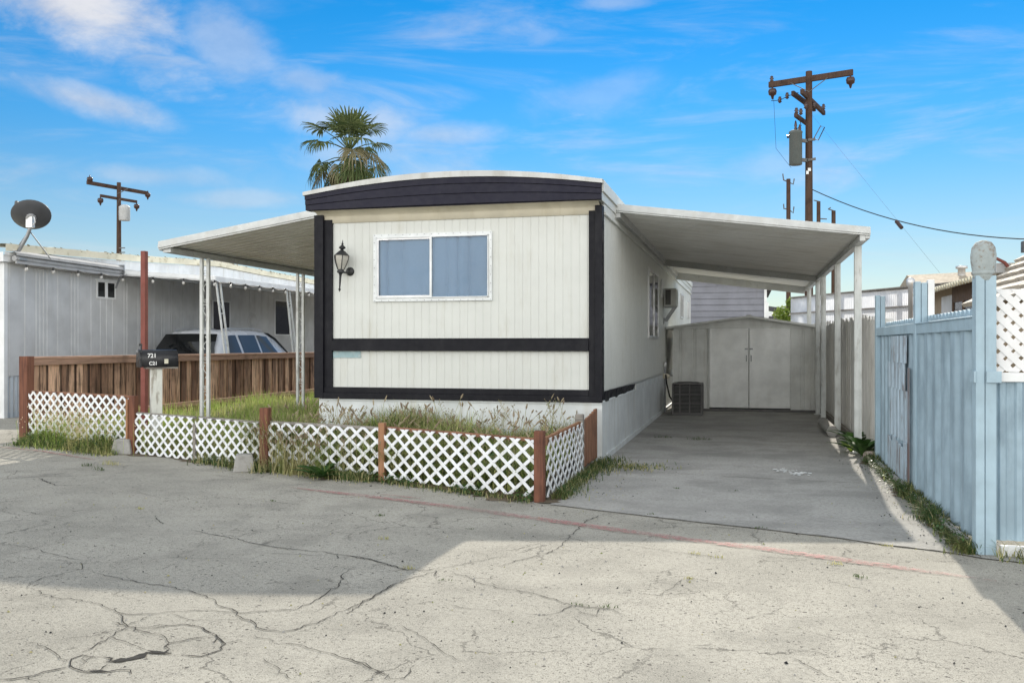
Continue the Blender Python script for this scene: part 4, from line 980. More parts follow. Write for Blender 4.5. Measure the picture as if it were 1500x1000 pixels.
# ------------------------------------------------------------------ fences on the right of the drive
pf = thing('plank_fence', 'weathered white plank fence with ragged tops along the driveway', 'fence', (1.6, 12.0, 0))
m = MB(); y = 12.02; i = 0
while y < 24:
    w = random.uniform(.11,.165); o = random.uniform(-.003,.003); z = 1.76+.01*(y-12)+random.uniform(-.06,.05); c = .02
    m.prism([(y,.02),(y+w,.02),(y+w,z-c*random.random()),(y+w-c,z),(y+c,z),(y,z-c*random.random())], ((1.585+o,0,0),(0,1,0),(0,0,1)), (.02,0,0)); y += w+random.choice((.003,.006,.015)); i += 1
pw(m, 'planks', PLANK_WHITE, pf)
m = MB(); m.box(1.61,1.65,12,24,.35,.44); m.box(1.61,1.65,12,24,1.4,1.49); pw(m, 'rail', PLANK_WHITE, pf)
for y in (12.1,14.5,16.9,19.3,21.7):
    m = MB(); m.box(1.65,1.74,y-.045,y+.045,0,1.72); pw(m, 'post', PLANK_WHITE, pf, .004)
m = MB(); m.box(1.545,1.575,12.02,12.12,.02,1.80); pw(m, 'post', POST_WHITE, pf, .004)
m = MB(); m.box(1.50,1.56,12.0,19.9,.0,.09); pw(m, 'kickboard', GREY_WOOD, pf, .004)

bl = thing('blue_fence', 'pale blue corrugated metal fence with tall posts beside the driveway', 'fence', (1.53, 9.2, 0))
m = MB(); m.sheet((1.535,6.86),(1.535,9.08), .05, 1.50, [(s, .020*math.tanh(2.6*math.sin(2*math.pi*s/.345+.4*math.sin(s*2.2)))+.003*math.sin(s*41)) for s in [i*.0111 for i in range(201)]], (-1,0)); pw(m, 'panel', BLUE, bl, 0, .004)
m = MB(); m.sheet((1.545,9.17),(1.545,11.75), .03, 1.5, ribs(2.58,.27,.10,.018,.02), (-1,0)); pw(m, 'panel', BLUE, bl, 0, .004)
m = MB()
for y0,y1,z0,z1,o in ((9.62,10.75,.45,.95,.0),(9.72,10.85,.95,1.22,.006),(9.60,10.6,1.22,1.49,.012)):
    m.sheet((1.518-o,y0),(1.518-o,y1), z0, z1, ribs(y1-y0,.22,.05,.008,.01), (-1,0))
pw(m, 'patch_panel', BLUE_WORN, bl, 0, .004)
m = MB()
for i in range(7): m.box(1.50,1.52,9.66+.17*i,9.78+.17*i,.02,.44+random.uniform(-.06,.03))
pw(m, 'patch_board', BLUE_WORN, bl, .003)
m = MB(); m.box(1.500,1.515,9.49,9.525,.02,1.18); pw(m, 'gate_edge', paint('old_brown_edge',(.17,.12,.11),(.3,.36,.41),.7,.8), bl)
m = MB(); m.box(1.50,1.545,6.86,9.08,1.50,1.585); m.box(1.50,1.55,9.17,11.75,1.505,1.60); m.box(1.49,1.56,6.86,9.08,1.585,1.597); pw(m, 'top_rail', BLUE_POST, bl, .004)
def post(y, z, w, name='post', mt=BLUE_POST):
    m = MB(); m.box(1.495,1.545,y-w,y+w,0,z); m.box(1.549,1.60,y-w+.004,y+w-.004,0,z-.01); return pw(m, name, mt, bl, .005)
post(11.74, 1.985, .05); post(9.125, 1.975, .05)
m = MB(); m.box(1.605,1.66,9.08,9.16,1.2,1.99); pw(m, 'post', NEIGH_W, bl, .004)
m = MB(); m.box(1.487,1.542,6.745,6.855,0,1.86); m.box(1.546,1.614,6.75,6.855,0,1.86); big = pw(m, 'post', BLUE_POST, bl, .005)
m = MB(); cc = Vector((1.545,6.80,0))
m.lathe([(.055,1.83),(.066,1.86),(.070,1.90),(.078,1.95),(.080,2.0),(.072,2.05),(.05,2.085),(.02,2.098),(0,2.10)], 18, cc)
m.lathe([(.064,1.865),(.074,1.872),(.074,1.888),(.066,1.895)], 18, cc)
pw(m, 'post_cap', paint('flaking_cap',(.34,.38,.38),(.20,.14,.09),.7,.85,streak=False,dscale=7,thr=(.5,.62),bump=.6), big)
m = MB(); m.box(1.475,1.487,6.74,6.86,1.15,1.225); pw(m, 'block', BLUE_POST, big); m = MB(); m.box(1.55,1.64,6.73,6.745,1.15,1.225); pw(m, 'block', BLUE_POST, big)
m = MB(); y = 6.9
while y < 11.6:
    w = .135; pts = [(y,1.35),(y+w,1.35)] + [(y+w/2+w/2*math.cos(a), 1.615+.05*math.sin(a)) for a in [math.pi*k/8 for k in range(9)]]; m.prism(pts, ((1.60,0,0),(0,1,0),(0,0,1)), (.018,0,0)); y += w+.006
pw(m, 'scalloped_pickets', BLUE_POST, bl)
m = MB(); m.box(1.44,1.49,6.95,11.9,.0,.075); pw(m, 'kerb_board', CONC_BLOCK, bl, .008)
m = MB(); m.sheet((1.61,6.80),(3.4,6.80), .10, 1.155, ribs(1.79,.10,.03,.015,.012), (0,-1)); pw(m, 'front_panel', BLUE, bl, 0, .004)
m = MB(); m.box(1.606,3.4,6.765,6.81,1.155,1.215); m.box(1.606,3.4,6.78,6.81,1.77,1.80) if False else None; pw(m, 'front_rail', NEIGH_W, bl, .004)
m = MB(); lattice(m, (1.605,6.815),(3.4,6.815), 1.216, 1.775, .094, .043, .006); m.box(1.603,1.612,6.80,6.83,1.216,1.775); pw(m, 'lattice_panel', LATTICE_OFF, bl)
m = MB(); m.box(1.64,3.4,6.74,6.775,.0,.075); pw(m, 'front_kickboard', NEIGH_W, bl, .006)
m = MB(); m.box(3.4,3.5,6.74,6.86,0,1.85); pw(m, 'post', BLUE_POST, bl, .005)
bk = MB()
for a in range(5):
    z0,r0=math.sin(a*.6-1.3),0
bk = MB(); bk.lathe([(0,0),(.05,.01),(.075,.05),(.07,.09),(.04,.12),(0,.125)], 9, (0,0,0)); 
tag(bk.build('stone', paint('pink_stone',(.40,.33,.29),(.25,.2,.18),.6,.9,streak=False,dscale=9,bump=.6), None, (1.44,11.86,.0)), 'small pinkish stone at the far corner of the blue fence', 'stone')

# ------------------------------------------------------------------ utility poles and wires
def insulator(m, p, s=1.0):
    m.lathe([(.02*s,.22*s),(.03*s,.12*s),(.12*s,.10*s),(.15*s,.02*s),(.13*s,-.10*s),(.06*s,-.14*s),(.03*s,-.25*s),(0,-.28*s)], 10, p)
up = thing('utility_pole', 'tall brown wooden utility pole with a transformer, right of carport', 'utility pole', (2.65, 41.9, 0))
m = MB(); m.tube([(2.65,41.9,0),(2.65,41.9,6),(2.65,41.9,13.16)], [.19,.165,.135], 12); pw(m, 'pole', POLE_WOOD, up)
m = MB(); m.bar((1.0,42.45,12.84),(4.38,41.32,12.84),.14,.25); pw(m, 'crossarm', POLE_WOOD, up, .01)
m = MB(); m.bar((1.95,41.3,12.12),(3.05,44.4,12.12),.13,.2); pw(m, 'crossarm', POLE_WOOD, up, .01)
m = MB(); m.bar((2.3,41.0,12.09),(3.52,45.1,12.09),.13,.2); pw(m, 'crossarm', POLE_WOOD, up, .01)
m = MB(); m.bar((2.05,41.1,11.13),(2.75,43.2,11.13),.12,.17); pw(m, 'crossarm', POLE_WOOD, up, .01)
m = MB(); m.tube([(2.65,41.76,12.25),(1.9,42.0,12.75)], .02, 5); m.tube([(2.65,41.76,12.25),(3.4,41.55,12.75)], .02, 5); pw(m, 'brace', DARKSTEEL, up)
for p in ((1.15,42.35,12.5),(4.28,41.3,12.5)):
    m = MB(); insulator(m, p, 1.25); pw(m, 'insulator', PORCEL, up)
for p in ((1.12,42.4,13.05),(3.48,44.9,12.3),(2.1,41.2,11.3),(2.3,41.6,11.35),(1.75,41.9,12.15),(1.45,42.0,12.02),(2.85,42.1,11.75),(2.5,41.6,11.6)):
    m = MB(); m.lathe([(.02,-.12),(.09,-.06),(.05,0),(.10,.05),(.05,.10),(.07,.14),(0,.18)], 8, p); pw(m, 'insulator', PORCEL, up)
m = MB(); m.tube([(1.1,42.3,12.1),(1.45,42.0,12.02),(1.75,41.9,12.15),(2.2,41.6,12.2)], .016, 5); m.tube([(2.2,41.3,11.1),(2.3,41.3,10.7),(2.1,41.4,10.6)], .016, 5); m.tube([(1.2,42.4,12.3),(1.3,42.3,10),(1.9,41.6,9.0)], .007, 4); pw(m, 'lead_wire', BLACK, up)
m = MB(); at = Vector((2.08,41.46,0))
m.lathe([(.25,9.08),(.27,9.10),(.27,10.42),(.285,10.44),(.285,10.50),(.2,10.56),(0,10.60)], 20, at); tr = pw(m, 'transformer', TRANSF, up)
m = MB(); m.lathe([(.05,10.55),(.07,10.62),(.045,10.70),(.065,10.76),(.03,10.95),(0,11.0)], 8, at); m.lathe([(.05,10.5),(.07,10.6),(.03,10.75),(0,10.8)], 8, at+Vector((.16,-.12,0))); m.tube([at+Vector((-.28,-.05,10.3)),at+Vector((-.36,-.05,10.3))], .07, 8); pw(m, 'bushing', PORCEL, tr)
m = MB(); m.bar((2.3,41.6,10.15),(2.62,41.85,10.15),.12,.14); m.bar((2.3,41.6,9.32),(2.62,41.85,9.32),.12,.14); m.bar((2.6,41.75,9.32),(2.92,41.75,9.36),.1,.1); m.bar((2.6,41.75,10.18),(2.9,41.75,10.2),.1,.1); pw(m, 'hanger', DARKSTEEL, up)
m = MB(); m.tube([(2.85,41.75,10.25),(3.12,41.7,10.75),(3.28,41.7,10.68),(3.02,41.75,10.15),(2.85,41.75,10.22)], .022, 6); pw(m, 'hoop_bracket', DARKSTEEL, up)
m = MB(); m.box(2.60,2.72,41.735,41.745,8.85,8.98); m.box(2.53,2.63,41.735,41.745,8.72,8.86); pw(m, 'pole_tag', STICKER, up)
def catenary(a, b, sag, n=24):
    a = Vector(a); b = Vector(b); out = []
    for i in range(n+1):
        t = i/n; p = a.lerp(b, t); p.z -= 4*sag*t*(1-t); out.append(p)
    return out
m = MB(); m.tube(catenary((2.8,41.8,8.05),(14.14,32.43,5.17),1.25), .021, 5)
tag(m.build('service_cable', BLACK), 'black sagging service cable running right from the big pole', 'cable')
m = MB(); m.tube([(2.75,41.85,11.3),(7.69,33.90,2.02)], .004, 4); g_ = m.build('guy_wire', DARKSTEEL)
tag(g_, 'thin slanting guy wire with a dark insulator under the cable', 'guy wire')
m = MB(); a = (5.36,36.41,5.92); b = (5.50,36.13,5.64); m.tube([a, b], .07, 8); m.build('insulator', PORCEL, g_)

up2 = thing('utility_pole', 'distant thin utility pole with pale transformer behind the mossy roof', 'utility pole', (-41.24, 54.6, 0))
m = MB(); m.tube([(-41.24,54.6,0),(-41.24,54.6,12.4)], [.2,.14], 10); pw(m, 'pole', POLE_WOOD, up2)
m = MB(); m.bar((-42.15,52.6,12.11),(-41.0,57.4,12.11),.14,.24); pw(m, 'crossarm', POLE_WOOD, up2)
m = MB(); m.bar((-41.6,53.2,11.31),(-40.95,56.1,11.31),.12,.18); pw(m, 'crossarm', POLE_WOOD, up2)
for p in ((-41.0,57.4,12.0),(-42.1,52.8,12.35),(-41.6,53.2,11.0),(-40.95,56.1,11.0)):
    m = MB(); insulator(m, p, 1.3); pw(m, 'insulator', PORCEL, up2)
m = MB(); m.lathe([(.34,9.75),(.36,9.8),(.36,10.6),(.38,10.65),(.2,10.8),(0,10.82)], 16, (-40.5,54.2,0)); pw(m, 'transformer', TRANSF_L, up2)
m = MB(); m.bar((-40.7,54.3,10.3),(-41.2,54.55,10.3),.14,.3); m.tube([(-41.2,54.4,11.6),(-40.8,55.0,12.05)],.03,5); m.tube([(-41.2,54.4,10.8),(-40.9,54.2,11.2)],.03,5)
for k in range(4): m.box(-41.0,-40.6,54.3,54.4,7.0+k*.3,7.06+k*.3)
pw(m, 'bracket', DARKSTEEL, up2)
def small_pole(name, label, x, y, z, r, arms):
    t = thing(name, label, 'pole', (x,y,0)); m = MB(); m.tube([(0,0,0),(0,0,z)], [r*1.2,r], 8); m.build('pole', POLE_WOOD, t)
    m = MB()
    for a in arms: m.tube([Vector(p) for p in a], .045, 6)
    m.build('bracket', DARKSTEEL, t)
small_pole('antenna_pole', 'slim pole with forked brackets beyond the carport roof', 2.69, 62.5, 12.1, .13, [[(-.35,0,12.45),(-.3,0,12.05),(.0,0,11.9),(.3,0,11.75),(.36,0,12.1)],[(-.3,0,10.5),(-.28,0,10.2),(0,0,10.15),(.3,0,9.9),(.34,0,10.3)],[(.0,0,11.9),(0,0,12.0)]])
small_pole('flood_light_pole', 'short pole with a small arm just right of the big pole', 5.34, 73.5, 12.2, .14, [[(0,0,12.2),(-.35,0,12.3)],[(-.45,0,10.9),(-.45,0,10.5)],[(0,0,10.9),(.6,0,10.85)]])
small_pole('flood_light_pole', 'slim reddish pole seen between the carport posts', 6.44, 73.8, 11.5, .15, [[(0,0,11.5),(-.4,0,11.65)],[(-.35,0,11.65),(-.2,0,11.75)]])

# ------------------------------------------------------------------ palm
def fan(m, base, d, size, droop, nb=22, dead=False):
    """costapalmate fan: petiole end base, pointing d"""
    d = Vector(d).normalized(); side = d.cross(Vector((0,0,1)));
    side = side.normalized() if side.length > .1 else Vector((1,0,0)); nrm = side.cross(d)
    for i in range(nb):
        a = R(-105 + 210*i/(nb-1)) + random.gauss(0,.03); L = size*(1-.28*abs(a)/R(105))*random.uniform(.86,1.08)
        dr = d*math.cos(a) + side*math.sin(a) + nrm*.12*math.cos(a*2); w = .045*size
        pr = nrm.cross(dr).normalized() if nrm.cross(dr).length > .01 else side
        p0 = base; p1 = base + dr*L*.55; p2 = p1 + dr*L*.3; p2.z -= droop*L*.14; p3 = p2 + dr*L*.15*(1-droop*.6); p3.z -= droop*L*.32
        fold = nrm*w*.45
        vs = [p0, p1-pr*w+fold, p1, p1+pr*w+fold, p2-pr*w*.6, p2+pr*w*.6, p3]
        m.add(vs, [(0,1,2),(0,2,3),(1,4,2),(2,4,5),(2,5,3),(4,6,5)])
palm = thing('palm_tree', 'fan palm with a shaggy brown skirt rising behind mobile home', 'palm tree', (-19.02, 42.65, 0))
m = MB(); tp = [(.24+.03*(i%2), i*.34) for i in range(32)]; m.lathe([(r, z) for r, z in tp], 12); m.build('trunk', PALM_T, palm)
top = Vector((0,0,11.0)); m = MB(); md = MB()
def frond(mb_, azm, el, Lp, st, fdir, size, droop, nb=20):
    d = Vector((math.cos(azm)*math.cos(el), math.sin(azm)*math.cos(el), math.sin(el)))
    mid = st + d*Lp*.55 + Vector((0,0,.04)); end = st + d*Lp - Vector((0,0,.10+.16*max(0,-math.sin(el))))
    mb_.tube([st, mid, end], [.035,.025,.016], 5); fan(mb_, end, Vector(fdir)+(end-mid).normalized(), size, droop, nb)
for k in range(21):                                       # living fans, upright to level
    f = (k+.5)/21; azm = k*2.39996 + random.uniform(-.2,.2)
    frond(m, azm, R(84 - 74*f**1.1 + random.uniform(-6,6)), .95+.65*math.sin(min(1,f*1.4)*1.57)+random.uniform(-.1,.15), top, (0,0,-.5*f), random.uniform(.95,1.25), .1+.9*f*f, 20)
for k in range(19):                                       # older fans hanging outside the trunk
    azm = k*2.39996 + .7 + random.uniform(-.3,.3); out = Vector((math.cos(azm),math.sin(azm),0))*.25
    frond(m if k % 3 else md, azm, R(random.uniform(-42,14)), random.uniform(.9,1.7), top+Vector((0,0,-.1-random.uniform(0,.35))), out+Vector((0,0,-1.3)), random.uniform(.95,1.3), 1.2, 18)
for k in range(34):                                       # dead thatch against the trunk
    azm = random.uniform(0,6.28); st = top + Vector((0,0,-.4-random.uniform(0,1.6)))
    frond(md, azm, R(random.uniform(-80,-45)), random.uniform(.35,.7), st, (math.cos(azm)*.3,math.sin(azm)*.3,-.9), random.uniform(.75,1.15), 1.4, 14)
m.build('crown', PALM_G, palm); md.build('dead_fronds', PALM_D, palm)

# ------------------------------------------------------------------ houses behind
gh = thing('lap_sided_house', 'grey blue lap sided house behind the tool shed', 'house', (-4, 34, 0))
m = MB(); x0, x1 = -9.0, .66
def rk(x): return 3.49 + (.66-x)*.13
z = 0; 
while z < 4.4:
    zt = min(z+.218, 9)
    xe = x1 if zt < rk(x1) else (.66 - (zt-3.49)/.13)
    if xe > x0: m.add([(x0,33.965,z),(xe,33.965,z),(xe,33.998,zt),(x0,33.998,zt),(x0,34,z),(xe,34,z)], [(0,1,2,3),(0,4,5,1)])
    z += .218
m.box(x0, x1-.01, 34.0, 42, 0, 3.45); m.prism([(x0,3.4),(x1,3.4),(x1,3.49),(x0,rk(x0))], ((0,34.0,0),(1,0,0),(0,0,1)), (0,8,0))
pw(m, 'wall', LAP, gh)
m = MB(); m.box(x1-.02, x1+.07, 33.93, 34.02, 0, 3.47); m.box(x1+.07,x1+.13,33.95,34.05,0,2.9); pw(m, 'corner_board', NEIGH_W, gh)
m = MB(); m.add([(x1+.3,33.7,rk(x1+.3)+.02),(x0,33.7,rk(x0)+.02),(x0,42.3,rk(x0)+.02),(x1+.3,42.3,rk(x1+.3)+.02),(x1+.3,33.7,rk(x1+.3)+.14),(x0,33.7,rk(x0)+.14),(x0,42.3,rk(x0)+.14),(x1+.3,42.3,rk(x1+.3)+.14)], [(0,1,2,3),(7,6,5,4),(0,4,5,1),(1,5,6,2),(2,6,7,3),(3,7,4,0)]); pw(m, 'roof', ROOF_DARK, gh)

cf_ = thing('corrugated_fence', 'tall white translucent corrugated panel fence beyond the plank fence', 'fence', (2.8, 24.5, 0))
A, B = Vector((1.25,27.4,0)), Vector((4.5,21.3,0)); L = (B-A).length; n = Vector(((B-A).y, -(B-A).x, 0)).normalized()
if n.y > 0: n = -n
m = MB(); m.sheet(A, B, .05, lambda t: 2.70+.02*math.sin(t), wave(L,.076,.010,6), n); pw(m, 'panel', FIBER, cf_)
m = MB(); u = (B-A).normalized()
for z, w in ((2.70,.05),(2.28,.05),(1.2,.07)): m.bar(A-n*.05+Vector((0,0,z)), B-n*.05+Vector((0,0,z)), .05, w)
m.bar(A+n*.02+Vector((0,0,2.285)), B+n*.02+Vector((0,0,2.285)), .012, .035); m.bar(A+n*.0+Vector((0,0,2.735)), B+Vector((0,0,2.735)), .08, .03)
pw(m, 'rail', GREY_WOOD, cf_)
for k in range(4):
    p = A + u*L*k/3 - n*.09; m = MB(); m.box(p.x-.05,p.x+.05,p.y-.05,p.y+.05,0,2.72); pw(m, 'post', GREY_WOOD, cf_)

h1 = thing('tan_house', 'tan house with dark framed window and scalloped eave, right side', 'house', (5.5, 17, 0))
m = MB(); m.box(3.63, 7.5, 13.2, 20.4, 0, 2.44); m.prism([(3.63,2.44),(7.5,2.44),(6.0,3.06)], ((0,13.2,0),(1,0,0),(0,0,1)), (0,7.2,0)); pw(m, 'wall', TAN, h1)
m = MB(); m.box(3.60,3.63,18.05,19.05,0,2.3); pw(m, 'white_pilaster', NEIGH_W, h1)
m = MB(); m.box(3.585,3.63,13.2,18.05,2.22,2.42); pw(m, 'header', BROWNTRIM, h1)
m = MB()
for a in ((16.35,18.03,2.15,2.22),(16.35,18.03,.95,1.03),(16.35,16.43,1.03,2.15),(17.95,18.03,1.03,2.15),(17.15,17.22,1.03,2.15)): m.box(3.58,3.64,a[0],a[1],a[2],a[3])
o = pw(m, 'window_frame', BROWNTRIM, h1); m = MB(); m.box(3.60,3.625,16.43,17.95,1.03,2.15); pw(m, 'pane', CARGLASS, o)
m = MB(); 
for (xa_, za_), (xb_, zb_) in (((3.38,2.42),(6.0,3.12)),((6.0,3.12),(7.9,2.4))):
    m.add([(xa_,13.0,za_),(xb_,13.0,zb_),(xb_,20.7,zb_),(xa_,20.7,za_),(xa_,13.0,za_-.05),(xb_,13.0,zb_-.05),(xb_,20.7,zb_-.05),(xa_,20.7,za_-.05)], [(3,2,1,0),(4,5,6,7),(0,1,5,4),(1,2,6,5),(2,3,7,6),(3,0,4,7)])
pw(m, 'roof', ROOF_TAN, h1)
m = MB()
for i in range(38):
    y = 13.02+.2*i; m.tube([(3.33,y,2.40),(3.6,y,2.475),(4.2,y,2.64)], .05, 6)
pw(m, 'roof_edge', NEIGH_CREAM, h1)
h2 = thing('tan_bungalow', 'low tan roofed bungalow with a roof vent behind tan house', 'house', (6.5, 25, 0))
m = MB(); m.box(4.25,9.5,23.7,28,0,2.72); pw(m, 'wall', TAN, h2)
m = MB(); m.add([(4.05,23.4,2.70),(9.8,23.4,2.9),(9.8,25.8,3.42),(4.05,25.8,3.2),(4.05,28.3,2.7),(9.8,28.3,2.9),(4.05,23.4,2.60),(9.8,23.4,2.8)], [(0,1,2,3),(3,2,5,4),(6,7,1,0),(6,0,3,4)]); pw(m, 'roof', ROOF_TAN, h2)
m = MB(); at = (5.25,25.3,3.10); m.lathe([(.09,0),(.09,.2),(.14,.21),(.14,.27),(0,.29)], 12, at); pw(m, 'roof_vent', ALU, h2)
vp = MB(); vp.lathe([(.05,0),(.05,2.66),(.085,2.68),(.085,2.80),(.05,2.84),(0,2.86)], 10, (3.45,21.5,0)); tag(vp.build('vent_pipe', ALU), 'slender pale vent pipe rising above the corrugated fence', 'pipe')
h3 = thing('tile_roof_shed', 'small outbuilding with striped pale tile roof behind the fence lattice', 'shed', (3.6, 10.8, 0))
m = MB(); m.box(2.95,5.7,8.6,12.85,0,1.98); m.prism([(2.95,1.98),(5.7,1.98),(4.35,3.18)], ((0,8.6,0),(1,0,0),(0,0,1)), (0,4.25,0)); pw(m, 'wall', TAN, h3)
m = MB(); e0 = Vector((2.78,0,1.90)); e1 = Vector((4.40,0,3.36)); K = 13
for i in range(K):
    a = e0.lerp(e1, i/K); b = e0.lerp(e1, (i+1.12)/K); nn = Vector((-.67,0,.74))*.05
    y = 8.4
    while y < 13.0:
        w = .30; o = random.uniform(-.004,.004); vs = [(a.x+nn.x,y,a.z+nn.z+o),(a.x+nn.x,y+w,a.z+nn.z+o),(b.x,y+w,b.z),(b.x,y,b.z),(a.x,y,a.z-.01),(a.x,y+w,a.z-.01)]
        m.add(vs, [(0,1,2,3),(4,5,1,0),(0,3,4),(1,5,2)]); y += w+.004
m.add([(4.40,8.4,3.36),(4.40,13,3.36),(6.0,13,1.9),(6.0,8.4,1.9)], [(3,2,1,0)]); pw(m, 'roof', TILE, h3)
fl = thing('roof_flue', 'dark twin metal flue standing on the striped tile roof', 'flue', (3.30, 12.0, 2.36))
m = MB(); m.tube([(0,0,-.1),(0,0,.38)], .035, 10); m.lathe([(.05,.36),(.05,.42),(0,.43)],10); m.build('pipe', STEEL, fl)
m = MB(); m.tube([(.12,.05,0),(.12,.05,.33)], .075, 10); m.box(-.16,-.06,-.05,.05,.12,.25); m.bar((-.06,0,.2),(0,0,.2),.03,.03); m.build('stack', DARKSTEEL, fl)
eb = thing('electrical_box', 'small grey electrical box with curved conduit behind tall fence post', 'electrical box', (3.27, 13.3, 2.0))
m = MB(); m.box(-.12,.10,-.1,.1,.33,.46); m.build('box', TRANSF_L, eb, None, .006)
m = MB(); m.tube([(-.2,-.15,.50),(-.12,-.15,.51),(-.03,-.15,.46),(.03,-.13,.38)], .022, 7); m.tube([(0,0,0),(0,0,.33)], .03, 7); m.build('conduit', RUST, eb)
h4 = thing('dark_roof_house', 'far low house with dark sloping roof past the shed', 'house', (3, 54, 0))
m = MB(); m.box(-1,6,52,58,0,2.9); pw(m, 'wall', TAN, h4)
m = MB(); m.add([(-2,51.5,4.0),(6.5,51.5,2.6),(6.5,58.5,2.6),(-2,58.5,4.0),(-2,51.5,3.75),(6.5,51.5,2.35)], [(0,1,2,3),(4,5,1,0)]); m.box(1.2,3.2,50.5,51.4,2.75,2.9); pw(m, 'roof', ROOF_DARK, h4)
m = MB(); m.bar((-2,51.45,3.55),(6.5,51.45,2.15),.05,.25); pw(m, 'fascia', NEIGH_W, h4)

# ------------------------------------------------------------------ plants
def leafball(m, c, r, n, s):
    c = Vector(c)
    for i in range(n):
        d = Vector((random.gauss(0,1),random.gauss(0,1),random.gauss(0,1))); d = d.normalized()*r*random.random()**.4; p = c + Vector((d.x,d.y,d.z*1.1))
        a = Vector((random.gauss(0,1),random.gauss(0,1),random.gauss(0,.6))).normalized(); b = a.cross(Vector((random.gauss(0,1),random.gauss(0,1),1))).normalized(); q = s*random.uniform(.6,1.3)
        m.add([p-a*q, p+b*q*.4, p+a*q, p-b*q*.4], [(0,1,2,3)])
bs = thing('garden_bush', 'bright green bush showing above the shed roof', 'bush', (1.5, 31, 0))
m = MB()
m.tube([(0,0,1.5),(.1,0,2.7)],.01,4)
for c, r in (((-.35,.1,2.35),.3),((.15,.1,2.55),.3),((.35,0,2.4),.28),((-.1,.1,2.75),.14),((.0,0,1.9),.5),((.3,.2,2.0),.42),((-.25,0,1.6),.5),((.1,0,2.35),.22),((.45,0,1.5),.5),((-.5,.1,1.9),.2)): leafball(m, c, r, 420, .07)
m.build('foliage', BUSH, bs); m = MB(); m.tube([(0,0,0),(.05,0,1),(0,0,1.7)], [.06,.05,.02], 7); m.tube([(0,0,.6),(.3,.1,1.5)], [.04,.015], 6); m.build('stem', POLE_WOOD, bs)

def blade(m, x, y, z, h, w, lean, azm):
    dx, dy = math.cos(azm), math.sin(azm); px, py = -dy*w, dx*w; l1 = lean*h*.25; l2 = lean*h
    m.add([(x-px,y-py,z),(x+px,y+py,z),(x+dx*l1+px*.7,y+dy*l1+py*.7,z+h*.55),(x+dx*l1-px*.7,y+dy*l1-py*.7,z+h*.55),(x+dx*l2,y+dy*l2,z+h*(1-.25*lean))], [(0,1,2,3),(3,2,4)])
def fence_y(x):
    for (x1,y1),(x0,y0) in zip(CORN, CORN[1:]):
        if x0 <= x <= x1: return y0+(y1-y0)*(x-x0)/(x1-x0)
    return 8.1
def seed(m, p, d, L, r):
    p = Vector(p); d = Vector(d).normalized(); M_ = d.to_track_quat('Z','Y').to_matrix().to_4x4(); m.lathe([(0,0),(r*.8,L*.2),(r,L*.5),(r*.6,L*.85),(0,L)], 5, p, M_, False)
g1 = MB(); g2 = MB(); g3 = MB(); g4 = MB(); fl_ = MB()
# yard lawn between house, fences
for k in range(21000):
    x = random.uniform(-10,-5.45); t = random.random()**1.5; y = fence_y(x)+.05+t*9.5
    clump = .5+.5*math.sin(x*3.1+math.sin(y*2.3)*1.7)*math.sin(y*2.1+x)
    if random.random() > .35+.65*clump: continue
    h = random.uniform(.10,.26)*(.7+.7*clump); nearf = y < fence_y(x)+.9
    (g3 if (nearf and random.random() < .6) or random.random() < .13 else g1).f and None
    blade(g3 if (nearf and random.random()<.55) or random.random()<.12 else g1, x, y, bedz(x,y), h*(1.25 if nearf else 1), .0042, random.uniform(.1,.9), random.uniform(0,6.28))
# dry weeds between lattice and house front
for k in range(36000):
    x = -1.85-3.65*random.random()**.85; y = fence_y(x)+.05+(10.9-fence_y(x))*random.random()**1.4; d = random.random()
    h = random.uniform(.14,.46)*(1+.5*math.sin(x*2.7)*math.sin(y*3.1))*(.72 if x > -2.9 else 1); blade(g3 if d<.42 else g2 if d<.70 else g1, x, y, bedz(x,y), h, .0058, random.uniform(.1,.9), random.uniform(0,6.28))
for k in range(400):
    x = random.uniform(-5.5,-1.85); y = random.uniform(fence_y(x)+.15, 10.85); z = bedz(x,y); h = random.uniform(.30,.60)*(1.0 if x < -3.4 else random.choice((.75,1))); a = random.uniform(0,6.28); l = random.uniform(.05,.22)
    pts = [Vector((x,y,z)), Vector((x+math.cos(a)*l*.2,y+math.sin(a)*l*.2,z+h*.6)), Vector((x+math.cos(a)*l,y+math.sin(a)*l,z+h))]; g3.tube(pts, .0024, 3, False)
    q = random.random()
    if q < .62: seed(g4, pts[2], pts[2]-pts[1]+Vector((math.cos(a)*.04,math.sin(a)*.04,-.01)), random.uniform(.06,.11), random.uniform(.008,.013))
    else:
        for j in range(7):
            b = random.uniform(0,6.28); e = pts[1].lerp(pts[2], random.uniform(.4,1)); f = e+Vector((math.cos(b)*.04,math.sin(b)*.04,.03)); g3.tube([e,f],.0016,3,False); g4.lathe([(0,-.007),(.007,0),(0,.008)],5,f,None,False)
# rough growth on the road side of the lattice
for k in range(5200):
    x = random.uniform(-6.4,-1.85); o = abs(random.gauss(0,.10)); dens = .35+.65*(math.sin(x*1.9+.6)*.5+.5)
    if x < -5.6: dens *= .4
    if x > -3.7: dens *= .25
    if random.random() > dens: continue
    y = fence_y(x)-o; tall = math.exp(-((x+4.75)/.42)**2); h = random.uniform(.03,.17 if x < -3.7 else .09)*(1+2.2*tall*random.random()); d = random.random()
    blade(g3 if d<.45+.35*tall else g2, x, y, .0, h, .004, random.uniform(.2,1.1), random.uniform(0,6.28))
for k in range(160):
    x = random.gauss(-4.75,.34); y = fence_y(x)-random.uniform(.0,.14); h = random.uniform(.3,.5); a = random.uniform(0,6.28); p = Vector((x+math.cos(a)*.08,y+math.sin(a)*.06,h)); g3.tube([(x,y,0),p],.002,3,False); seed(g4,p,(math.cos(a)*.4,math.sin(a)*.4,.8),.05,.007)
